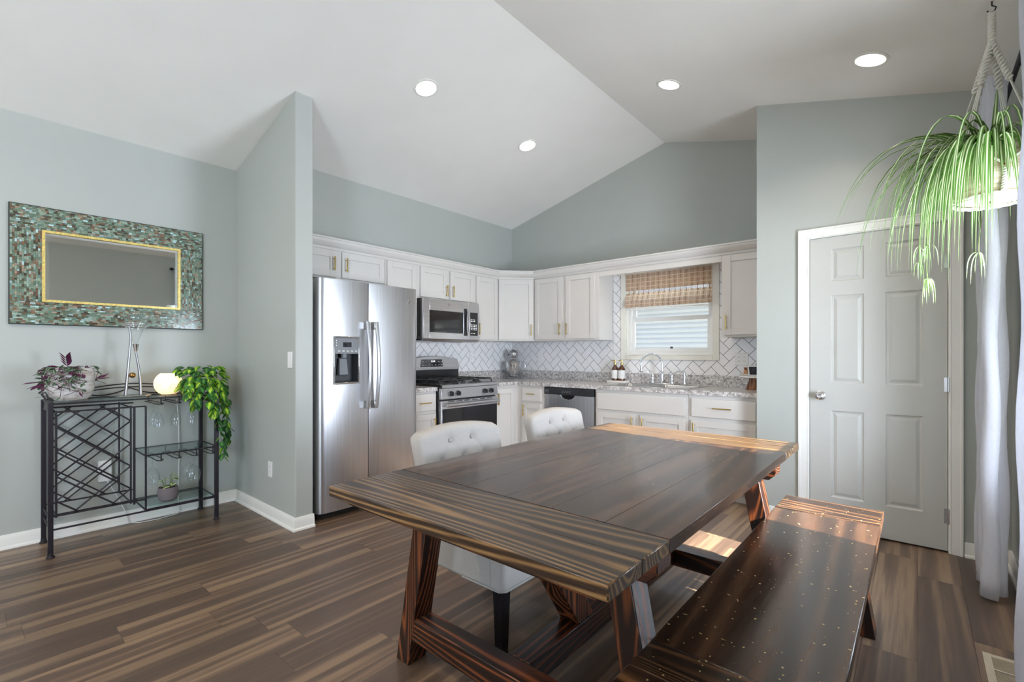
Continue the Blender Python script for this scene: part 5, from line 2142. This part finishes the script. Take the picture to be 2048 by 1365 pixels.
# pale runners that trail below the pot with small plantlets
mb = MB(); plets = []
for i in range(6):
    ang_ = math.atan2(ry_, rx_) + rnd.uniform(-1.3, 1.0)
    dh = Vector((math.cos(ang_), math.sin(ang_), 0))
    L = rnd.uniform(.35, .62)
    p0 = Vector((px_, py_, pz1)) + dh * .145
    pts = [p0 + dh * (.10 * math.sin(min(1, k / 10) * 1.4)) + Vector((0, 0, .04 * math.sin(k / 10 * PI) - L * (k / 14) ** 1.2)) + Vector((rnd.uniform(-.004, .004), rnd.uniform(-.004, .004), 0)) for k in range(15)]
    for q_ in pts: q_.x = min(q_.x, 4.40)
    mb.tube(pts, .0014, 5)
    e = pts[-1]
    ml = MB(); plets.append(ml)
    for k in range(6):
        d = rdir(rnd, -1.6, .5)
        q_ = leaf_pts(e, d, rnd.uniform(.06, .15), 7.0, 12)
        for w_ in q_: w_.x = min(w_.x, 4.40)
        ml.leafblade(q_, Vector((0, 0, 1)).cross(d), .0035, BLADE, .3)
rn = mb.build('runners', 'stem', sp, smooth=180)
for ml in plets: ml.build('plantlet', 'spider', rn, smooth=180, normals=False)

mh = thing('macrame_hanger', 'white macrame cord hanger hooked to the ceiling above the spider plant', 'plant hanger', (px_, py_, cz(px_)))
zc_ = cz(px_)
mb = MB()
mb.tube([(px_, py_, zc_ - .001), (px_, py_, zc_ - .02), (px_ + .014, py_, zc_ - .032), (px_ + .008, py_, zc_ - .048), (px_ - .008, py_, zc_ - .050), (px_ - .014, py_, zc_ - .038)], .003, 8)
mb.build('hook', 'iron', mh, smooth=60)


def rope(mb, a, b, r_, n_=10, tw=0, turns=6, sag=0):
    """a cord or a pair of twisted cords between two points"""
    a, b = Vector(a), Vector(b)
    if not tw:
        mb.tube([a.lerp(b, k / n_) + Vector((0, 0, -sag * math.sin(PI * k / n_))) for k in range(n_ + 1)], r_, 6)
        return
    t = (b - a).normalized(); s_ = t.orthogonal().normalized(); s2 = t.cross(s_)
    for ph_ in (0, PI):
        mb.tube([a.lerp(b, k / n_) + s_ * (tw * math.cos(turns * 2 * PI * k / n_ + ph_)) + s2 * (tw * math.sin(turns * 2 * PI * k / n_ + ph_)) for k in range(n_ + 1)], r_, 6)


mb = MB()
zt_ = zc_ - .050
rope(mb, (px_, py_, zt_), (px_, py_, zt_ - .13), .007, 40, .008, 5)
mb.build('wrapped_knot', 'cord', mh, smooth=180)
dirs = [(-.62, -.78), (.86, -.5), (-.86, .5), (.5, .86)]
for k, (ax_, ay_) in enumerate(dirs):
    mb = MB()
    zk = zt_ - .13
    rimp = Vector((px_ + ax_ * .150, py_ + ay_ * .150, pz1 + .006))
    top_ = Vector((px_, py_, zk))
    m1 = top_.lerp(rimp, .42)
    rope(mb, top_, m1, .006, 60, .0085, 6)
    s_ = Vector((-ay_, ax_, 0)) * .012
    for w_ in (-1, 0, 1): rope(mb, m1 + s_ * w_ * .4, rimp + s_ * w_, .0027)
    mid = Vector((px_ + ax_ * .152, py_ + ay_ * .152, pz0 + .13))
    mb.build('strand', 'cord', mh, smooth=180)
# net around the pot
mb = MB()
kn = []
for k in range(4):
    a = math.atan2(dirs[k][1], dirs[k][0])
    kn.append(a)
kn.sort()
for k in range(4):
    a, b = kn[k], kn[(k + 1) % 4]
    if b < a: b += 2 * PI
    m_ = (a + b) / 2
    lo = [(px_ + math.cos(m_) * .153, py_ + math.sin(m_) * .153, pz0 + .125)]
    for e_ in (a, b):
        pts = []
        for j in range(9):
            t = j / 8
            aa = e_ + (m_ - e_) * t
            zz = pz1 + .006 + (pz0 + .125 - pz1 - .006) * t
            rr_ = .1545 if t > .15 else .150
            pts.append((px_ + math.cos(aa) * rr_, py_ + math.sin(aa) * rr_, zz))
        mb.tube(pts, .0030, 6)
        pts2 = [(q_[0], q_[1], q_[2] - .006) for q_ in pts]
        mb.tube(pts2, .0025, 6)
    rope(mb, lo[0], (px_ + math.cos(m_) * .136, py_ + math.sin(m_) * .136, pz0 + .02), .005, 40, .0065, 5)
    rope(mb, (px_ + math.cos(m_) * .136, py_ + math.sin(m_) * .136, pz0 + .02), (px_, py_, pz0 - .012), .005, 30, .006, 4)
for zz, rr_ in ((pz0 + .012, .134), (pz0 + .002, .128)):
    mb.tube([(px_ + rr_ * math.cos(2 * PI * k / 48), py_ + rr_ * math.sin(2 * PI * k / 48), zz + .002 * math.sin(k * 3)) for k in range(48)], .0045, 6, closed=True)
mb.build('pot_net', 'cord', mh, smooth=180)
for k in range(4):
    a, b = kn[k], kn[(k + 1) % 4]
    if b < a: b += 2 * PI
    m_ = (a + b) / 2
    mb = MB(); mb.ball((px_ + math.cos(m_) * .163, py_ + math.sin(m_) * .163, pz0 + .118), .009, 10); mb.build('bead', 'bead', mh, smooth=180)

# --- tradescantia on the rack
tz0 = .932
qx, qy = -.10, -4.235
tr = thing('trailing_plant', 'purple and silver striped trailing plant in a white marbled pot on the rack', 'potted plant', (qx, qy, tz0))
mb = MB()
mb.lathe((qx, qy, tz0), [(0, 0), (.078, 0), (.098, .02), (.112, .060), (.116, .090), (.112, .104), (.110, .110), (.116, .120), (.118, .160), (.110, .200), (.104, .200), (.106, .18)], 36)
mb.build('pot', 'stonepot', tr)
mb = MB(); mb.lathe((qx, qy, tz0 + .175), [(.104, 0), (0, .01)], 20); mb.build('soil', 'soil', tr)
rnd = random.Random(7)
ml, mp, ms_ = MB(), MB(), MB()
for i in range(26):
    ang_ = rnd.uniform(0, 2 * PI)
    if rnd.random() < .65: ang_ = rnd.uniform(-1.6, .6)  # towards the room and the right
    dh = Vector((math.cos(ang_), math.sin(ang_), 0))
    L = rnd.uniform(.08, .24)
    pts = []
    for k in range(9):
        t = k / 8
        r_ = .09 + .045 * min(1, t * 2.2)
        a2 = ang_ + .5 * t * rnd.choice((-1, 1)) * .6
        pts.append(Vector((qx + math.cos(a2) * r_, qy + math.sin(a2) * r_, max(tz0 + .012, tz0 + .205 + .02 * math.sin(t * PI) - L * max(0, t - .2)))))
    for q_ in pts: q_.x = max(q_.x, XL + .03)
    ms_.tube(pts, .0018, 5)
    for k in range(1, 9):
        if rnd.random() < .32: continue
        d = (dh * .8 + rdir(rnd, -.6, .6) * .9).normalized()
        tgt = mp if rnd.random() < .3 else ml
        q_ = leaf_pts(pts[k] + dh * .003, d, rnd.uniform(.030, .055), 1.0)
        for w_ in q_: w_.z = max(w_.z, tz0 + .006); w_.x = max(w_.x, XL + .02)
        tgt.leafblade(q_, Vector((0, 0, 1)).cross(d) + Vector((0, 0, rnd.uniform(-.5, .5))), rnd.uniform(.008, .013), LANCE, .3)
for (d, n_) in (((.1, -.15, 1), 4), ((.0, -1, -.1), 4), ((.1, -.9, -.4), 4), ((.25, .9, .25), 3)):
    p0 = Vector((qx, qy, tz0 + (.2 if d[2] > .5 else .12))) + Vector((d[0], d[1], 0)) * .11
    for k in range(n_):
        p0 = p0 + Vector(d).normalized() * .016
        for s_ in (-1, 1):
            dd_ = (Vector(d).normalized() + Vector((.4 * s_, .5 * s_, .3))).normalized()
            mp.leafblade(leaf_pts(p0, dd_, .055, .8), Vector((0, 0, 1)).cross(dd_), .012, LANCE, .3)
st_ = ms_.build('stems', 'stem_brown', tr, smooth=180)
ml.build('foliage', 'trad', tr, smooth=180, normals=False)
mp.build('purple_foliage', 'trad_purple', tr, smooth=180, normals=False)

# --- philodendron trailing down the right end of the rack
hx, hy = -.10, -3.515
ph = thing('trailing_philodendron', 'bright green and yellow heart-leaf plant trailing over the right end of the rack', 'potted plant', (hx, hy, tz0))
mb = MB()
mb.lathe((hx, hy, tz0), [(0, 0), (.045, 0), (.055, .02), (.066, .09), (.070, .11), (.065, .11), (.062, .09)], 28)
mb.build('pot', 'ceramic_white', ph)
mb = MB(); mb.lathe((hx, hy, tz0 + .09), [(.062, 0), (0, .01)], 20); mb.build('soil', 'soil', ph)
rnd = random.Random(15)
ml, md_, ms_ = MB(), MB(), MB()


def heart(tgt, p, d, L):
    q_ = leaf_pts(p, d, L, 1.6)
    for w_ in q_: w_.x = max(w_.x, XL + .015)
    sd = Vector((0, 0, 1)).cross(Vector((d.x, d.y, 0.0001))).normalized()
    tgt.leafblade(q_, sd + Vector((rnd.uniform(-.3, .3), rnd.uniform(-.3, .3), rnd.uniform(-.3, .3))), L * rnd.uniform(.34, .40), HEART, .22)


for i in range(130):
    a = rnd.uniform(0, 2 * PI)
    el = rnd.uniform(-.45, 1.0)
    rr_ = .125 * math.cos(el) ** .5
    c_ = Vector((hx + math.cos(a) * rr_ * 1.0, hy + math.sin(a) * rr_ * 1.15, tz0 + .10 + .12 * math.sin(el)))
    d = Vector((math.cos(a), math.sin(a), .1 + .5 * math.sin(el)))
    d = (d + Vector((.4, -.3, -.5)) * rnd.random()).normalized()
    if c_.z < tz0 + .015 and c_.x < rxf + .01 and c_.y < ryr + .01: continue
    heart(ml if rnd.random() < .68 else md_, c_, d, rnd.uniform(.054, .085))
vines = [((.06, .03), [(.06, .02, .05), (.16, .02, .03), (.20, .03, -.08), (.205, .05, -.22), (.20, .07, -.34), (.20, .09, -.45), (.19, .10, -.53)]),
         ((.05, .05), [(.05, .05, .06), (.12, .10, .02), (.14, .12, -.12), (.15, .13, -.26), (.16, .14, -.36)]),
         ((.06, -.02), [(.06, -.03, .05), (.19, -.05, .03), (.215, -.08, -.06), (.215, -.09, -.12)]),
         ((.06, -.06), [(.06, -.06, .05), (.195, -.12, .03), (.21, -.14, -.05)]),
         ((.0, .08), [(.02, .08, .05), (.06, .14, .0), (.07, .15, -.14), (.08, .14, -.30), (.10, .15, -.42)]),
         ((.05, .0), [(.06, .0, .05), (.20, .0, .02), (.22, .0, -.10), (.21, .03, -.19)])]
for _, vp in vines:
    P_ = [Vector((hx + a, hy + b, tz0 + .06 + c)) for a, b, c in vp]
    dense = []
    for a, b in zip(P_, P_[1:]):
        for k in range(6): dense.append(a.lerp(b, k / 6))
    dense.append(P_[-1])
    ms_.tube(dense, .002, 5)
    for k, q_ in enumerate(dense):
        if k % 2 and rnd.random() < .5: continue
        for _2 in range(1 if q_.z < tz0 - .2 else 2):
            d = (rdir(rnd, -1.0, .1) + Vector((.3, .1, -.4))).normalized()
            heart(ml if rnd.random() < (.62 if q_.z > tz0 - .15 else .3) else md_, q_ + d * .008, d, rnd.uniform(.050, .078))
ms_.build('vines', 'stem', ph, smooth=180)
ml.build('foliage', 'phil', ph, smooth=180, normals=False)
md_.build('dark_foliage', 'phil_dark', ph, smooth=180, normals=False)

# --- small potted plant on the bottom shelf
sx_, sy_, sz_ = -.02, -3.735, .1815
pp = thing('small_potted_plant', 'small cream-edged plant in a dimpled grey pot on the lowest rack shelf', 'potted plant', (sx_, sy_, sz_))
mb = MB()
mb.lathe((0 + sx_, sy_, sz_), [(0, 0), (.036, 0), (.052, .012), (.061, .035), (.062, .060), (.058, .098), (.053, .098), (.056, .08)], 36)
mb.build('pot', 'greypot', pp)
mb = MB(); mb.lathe((sx_, sy_, sz_ + .088), [(.053, 0), (0, .004)], 20); mb.build('soil', 'soil', pp)
rnd = random.Random(3)
ml, ms_ = MB(), MB()
for (a, b, h, da) in ((.01, -.035, .045, 3.6), (.0, -.02, .06, 2.6), (.02, -.01, .02, 4.3), (.015, .02, .075, 1.2), (.0, .03, .060, .5), (.02, .035, .030, 5.6), (.03, .0, .015, 5.0), (-.01, .02, .09, 2.2), (-.02, -.03, .05, 2.9)):
    e = Vector((sx_ + a, sy_ + b, sz_ + .092 + h))
    ms_.tube([(sx_ + a * .4, sy_ + b * .4, sz_ + .088), e], .002, 6)
    d = Vector((math.cos(da), math.sin(da), .35)).normalized()
    ml.leafblade(leaf_pts(e, d, .05, 1.5), Vector((0, 0, 1)).cross(d), .020, HEART, .2)
ms_.build('stems', 'stem', pp)
ml.build('foliage', 'pearl', pp, smooth=180, normals=False)

# ------------------------------------------------------------------ sculptural oil lamp and glowing globe
lx, ly, lz = -.10, -3.915, .932
ol = thing('sculptural_lamp', 'tall curved metal oil lamp holding a clear glass cone and ball on the rack', 'lamp', (lx, ly, lz))
mb = MB(); mb.lathe((lx, ly, lz), [(0, 0), (.098, 0), (.100, .004), (.094, .008), (.03, .012), (0, .013)], 40); mb.build('base', 'nickel', ol)
for s_ in (-1, 1):
    mb = MB()
    pts = []
    n_ = 26
    for k in range(n_ + 1):
        t = k / n_
        z = lz + .010 + .50 * t * (1 if s_ < 0 else .62)
        y = ly + s_ * (.030 * (1 - t) ** 1.4 + .010 + .010 * math.sin(PI * t)) + (0 if s_ > 0 else .0)
        pts.append((lx + .0 * t, y, z))
    if s_ < 0:
        pts = [(a, ly - .045 + .085 * 0 + .030 * min(1, ((c - lz) / .40)) if c < lz + .40 else ly - .015 + (c - lz - .40) * -.10, c) for a, b, c in pts]
    mb.tube(pts, [.013 - .005 * (k / n_) for k in range(n_ + 1)], 10, flat=.7)
    mb.build('arm', M['dull_metal'], ol, smooth=60)
mb = MB(); mb.ball((lx + .006, ly - .008, lz + .145), .020, 14); mb.build('ball', 'bronze', ol, smooth=180)
mb = MB(); mb.lathe((lx, ly + .012, lz + .310), [(.010, 0), (.015, .030), (.020, .050), (.017, .052)], 20); mb.build('cup', 'chrome', ol)
mb = MB(); mb.capends = False
mb.lathe((lx, ly + .012, lz + .362), [(.008, 0), (.030, .06), (.046, .115), (.060, .15), (.078, .195)], 32); mb.build('glass_cone', 'glass', ol, smooth=180)
for k in range(3):
    mb = MB()
    rr_ = .080 - .012 * k
    zz = lz + .500 - .011 * k
    mb.tube([(lx + rr_ * math.cos(2 * PI * j / 36), ly + .012 + rr_ * math.sin(2 * PI * j / 36), zz + .004 * math.cos(2 * PI * j / 36)) for j in range(36)], .0028, 6, closed=True)
    mb.build('ring', 'chrome', ol, smooth=180)
mb = MB(); mb.ball((lx, ly + .012, lz + .545), .046, 18); mb.build('glass_ball', 'glass', ol, smooth=180)

gx, gy_ = -.10, -3.715
gb = thing('globe_lamp', 'glowing white globe lamp with an open flat top on the rack', 'lamp', (gx, gy_, lz))
mb = MB(); mb.capends = False
rr_ = .088
prof = []
for k in range(19):
    a = R(-62 + 118 * k / 18)
    prof.append((rr_ * math.cos(a), .078 + rr_ * math.sin(a)))
prof.append((prof[-1][0] - .004, prof[-1][1]))
mb.lathe((gx, gy_, lz), prof, 12)
gs = mb.build('shade', 'globe', gb, smooth=20)
mb = MB(); mb.ball((gx, gy_, lz + .065), .020, 12); mb.build('bulb', 'bulb', gb, smooth=180)
pl_ = bpy.data.lights.new('bulb_light', 'POINT'); pl_.energy = 1.1; pl_.color = (1, .78, .52); pl_.shadow_soft_size = .02
po = bpy.data.objects.new('bulb_light', pl_); COL.objects.link(po); po.parent = gb; po.location = (0, 0, .10)
mb = MB(); mb.lathe((gx, gy_, lz), [(.041, 0), (.041, .0), (.040, .004), (0, .004)], 20); mb.build('base', 'nickel', gb)

# plug-in adapter and cord behind the rack
ad = thing('plug_in_timer', 'white plug-in box on the wall behind the lattice with a thin cord', 'adapter', (XL, -4.04, .40))
mb = MB(); mb.box(XL + .0005, XL + .038, -4.075, -4.000, .330, .478); mb.build('box', 'plastic_white', ad, bevel=.008, seg=3)
mb = MB(); mb.tube([(XL + .038, -4.03, .34), (XL + .045, -4.00, .27), (XL + .038, -3.97, .20), (XL + .034, -3.93, .10), (XL + .036, -3.91, .010), (XL + .075, -3.86, .004), (XL + .09, -3.75, .004), (XL + .06, -3.62, .004), (XL + .035, -3.60, .02), (XL + .032, -3.61, .15), (XL + .028, -3.60, .45), (XL + .030, -3.605, .72), (XL + .04, -3.62, .88)], .0028, 6)
mb.build('power_cord', 'plastic_white', ad, smooth=180)

# ------------------------------------------------------------------ counter items
CZ = .9146
mx_, my_ = .175, -.175
sm = thing('stand_mixer', 'silver stand mixer with steel bowl in the counter corner', 'mixer', (mx_, my_, CZ))
q = math.sqrt(.5)
FMx = ((mx_, my_, CZ), (q, q, 0), (q, -q, 0))    # n points into the room along the diagonal
met = speck('silver_mixer_enamel', (.42, .42, .44), .2, .85, var=.05)
mb = MB(FMx)
mb.lathe((0, .02, 0), [(.100, 0), (.102, .008), (.096, .018), (.05, .024), (0, .024)], 32, sx=.95, sy=1.1)
mb.build('base', met, sm)
mb = MB(FMx)
mb.hexa([(-.045, -.10, .015), (.045, -.10, .015), (.04, -.045, .02), (-.04, -.045, .02)], [(-.038, -.095, .26), (.038, -.095, .26), (.034, -.045, .26), (-.034, -.045, .26)])
mb.build('column', met, sm, bevel=.012, seg=3)
mb = MB(FMx)
n_ = 22
hp_ = [(0, -.125 + .245 * k / n_, .305 + .004 * math.sin(k)) for k in range(n_ + 1)]
hr_ = [max(.004, .058 * math.sqrt(max(0, 1 - (abs(2 * k / n_ - .92) / 1.1) ** 4))) for k in range(n_ + 1)]
hr_[0] = .02; hr_[-1] = .03
mb.tube([(0, a[1], .305) for a in hp_], hr_, 20)
hd = mb.build('motor_head', met, sm, smooth=60)
mb = MB(FMx); mb.lathe((0, .1195, .305), [(.024, 0), (.024, .006), (.015, .010), (0, .010)], 20, axis=1); mb.build('hub_cap', 'chrome', hd)
mb = MB(FMx); mb.tube([(-.055, -.02, .30), (-.070, -.02, .30)], .008, 10); mb.build('lock_knob', 'black', hd)
mb = MB(FMx); mb.lathe((0, .055, .235), [(.03, 0), (.045, .006), (.048, .02), (.040, .028)], 24); mb.build('beater_collar', 'chrome', hd)
mb = MB(FMx); mb.capends = False
mb.lathe((0, .055, .028), [(.03, 0), (.042, .002), (.042, .012), (.05, .018), (.078, .05), (.092, .09), (.098, .14), (.102, .185), (.106, .190), (.102, .186), (.095, .14), (.088, .09), (.07, .05), (0, .025)], 36)
bl = mb.build('bowl', 'chrome', sm, smooth=60)
mb = MB(FMx); mb.tube([(.095, .055, .20), (.135, .055, .205), (.145, .055, .16), (.135, .055, .11), (.092, .055, .10)], .006, 8); mb.build('bowl_handle', 'chrome', bl, smooth=60)

# soap bottles on a white block
bt = thing('soap_tray', 'white rectangular tray on the counter under the two amber bottles', 'tray', (1.60, -.12, CZ))
mb = MB(); mb.box(1.490, 1.705, -.165, -.060, CZ, CZ + .024); mb.build('tray', 'ceramic_white', bt, bevel=.003)


def bottle(x, y, label):
    t_ = thing('soap_bottle', label, 'bottle', (x, y, CZ + .0246), 'amber soap bottles by the sink')
    z = CZ + .0246
    mb = MB(); mb.lathe((x, y, z), [(0, 0), (.034, 0), (.037, .004), (.037, .115), (.034, .130), (.022, .148), (.015, .155), (.0145, .170), (0, .170)], 28)
    b_ = mb.build('bottle', 'amber', t_)
    mb = MB(); mb.capends = False; mb.lathe((x, y, z + .022), [(.0374, 0), (.0374, .088)], 28); mb.build('paper_label', 'paper', b_, smooth=180)
    mb = MB()
    mb.lathe((x, y, z + .1702), [(.017, 0), (.017, .016), (.010, .018), (.006, .022), (.006, .040), (.011, .041), (.011, .050), (0, .050)], 18)
    mb.tube([(x, y, z + .213), (x - .03, y - .012, z + .214), (x - .034, y - .014, z + .208)], .0042, 8)
    mb.build('pump', 'brass', t_)
    return t_


bottle(1.560, -.112, 'amber soap bottle with brass pump, left of the two on the white tray')
bottle(1.642, -.118, 'amber soap bottle with brass pump, right of the two nearer the faucet')

# cake stand group by the pantry wall
kx_, ky_ = 2.955, -.215
ks = thing('pedestal_stand', 'round white marble pedestal stand on a flared wooden foot at the counter end', 'stand', (kx_, ky_, CZ))
mb = MB(); mb.lathe((kx_, ky_, CZ), [(0, 0), (.070, 0), (.068, .01), (.040, .08), (.042, .100), (0, .100)], 32); mb.build('foot', 'acacia', ks)
kz_ = CZ + .100
KR = .118
mb = MB(); mb.lathe((kx_, ky_, kz_ + .0002), [(0, 0), (KR - .03, 0), (KR, .006), (KR, .014), (KR - .004, .018), (0, .018)], 40); mb.build('plate', 'marble', ks)
kt = kz_ + .0186
sdp = thing('smart_display', 'small white tilted touchscreen display on the marble stand', 'display', (kx_ + .04, ky_ - .04, kt))
FS = ((kx_ + .035, ky_ - .045, kt), Vector((.86, .5, 0)).normalized(), Vector((.5, -.86, 0)).normalized())
mb = MB(FS)
mb.hexa([(-.07, 0, .001), (.07, 0, .001), (.062, -.050, .001), (-.062, -.050, .001)], [(-.076, -.020, .092), (.076, -.020, .092), (.060, -.034, .088), (-.060, -.034, .088)])
bdy = mb.build('case', 'plastic_white', sdp, bevel=.004, seg=3)
mb = MB(FS)
mb.hexa([(-.060, .0012, .013), (.060, .0012, .013), (.060, -.0105, .013), (-.060, -.0105, .013)], [(-.064, -.0130, .080), (.064, -.0130, .080), (.064, -.020, .080), (-.064, -.020, .080)])
mb.build('screen', 'screen', bdy, smooth=0)
dsh = thing('small_dish', 'shallow white dish under the wooden vase on the marble stand', 'dish', (kx_ - .065, ky_ - .01, kt))
mb = MB(); mb.lathe((kx_ - .065, ky_ - .005, kt), [(0, 0), (.026, 0), (.044, .012), (.046, .016), (.042, .015), (.026, .006), (0, .006)], 28); mb.build('dish', 'ceramic_white', dsh)
vs_ = thing('wooden_vase', 'small turned light wood vase standing in the white dish', 'vase', (kx_ - .062, ky_ - .005, kt + .0065))
mb = MB(); mb.lathe((kx_ - .062, ky_ - .005, kt + .0066), [(0, 0), (.022, 0), (.025, .010), (.023, .028), (.016, .042), (.017, .052), (.022, .062), (.020, .066), (0, .064)], 28)
mb.build('vase', 'oak', vs_)
hb = thing('potted_herb', 'small green plant in a speckled clay pot behind the touchscreen display', 'potted plant', (kx_ + .045, ky_ + .055, kt))
mb = MB(); mb.lathe((kx_ + .045, ky_ + .06, kt), [(0, 0), (.032, 0), (.044, .08), (.046, .110), (.041, .110), (.040, .09)], 24); mb.build('pot', 'terrazzo', hb)
rnd = random.Random(5)
mb = MB()
for k in range(16):
    d = rdir(rnd, .1, 1.6)
    mb.leafblade(leaf_pts((kx_ + .045, ky_ + .06, kt + .098), d, rnd.uniform(.05, .085), 1.6), Vector((0, 0, 1)).cross(d), .011, LANCE, .3)
mb.build('foliage', 'green', hb, smooth=180, normals=False)
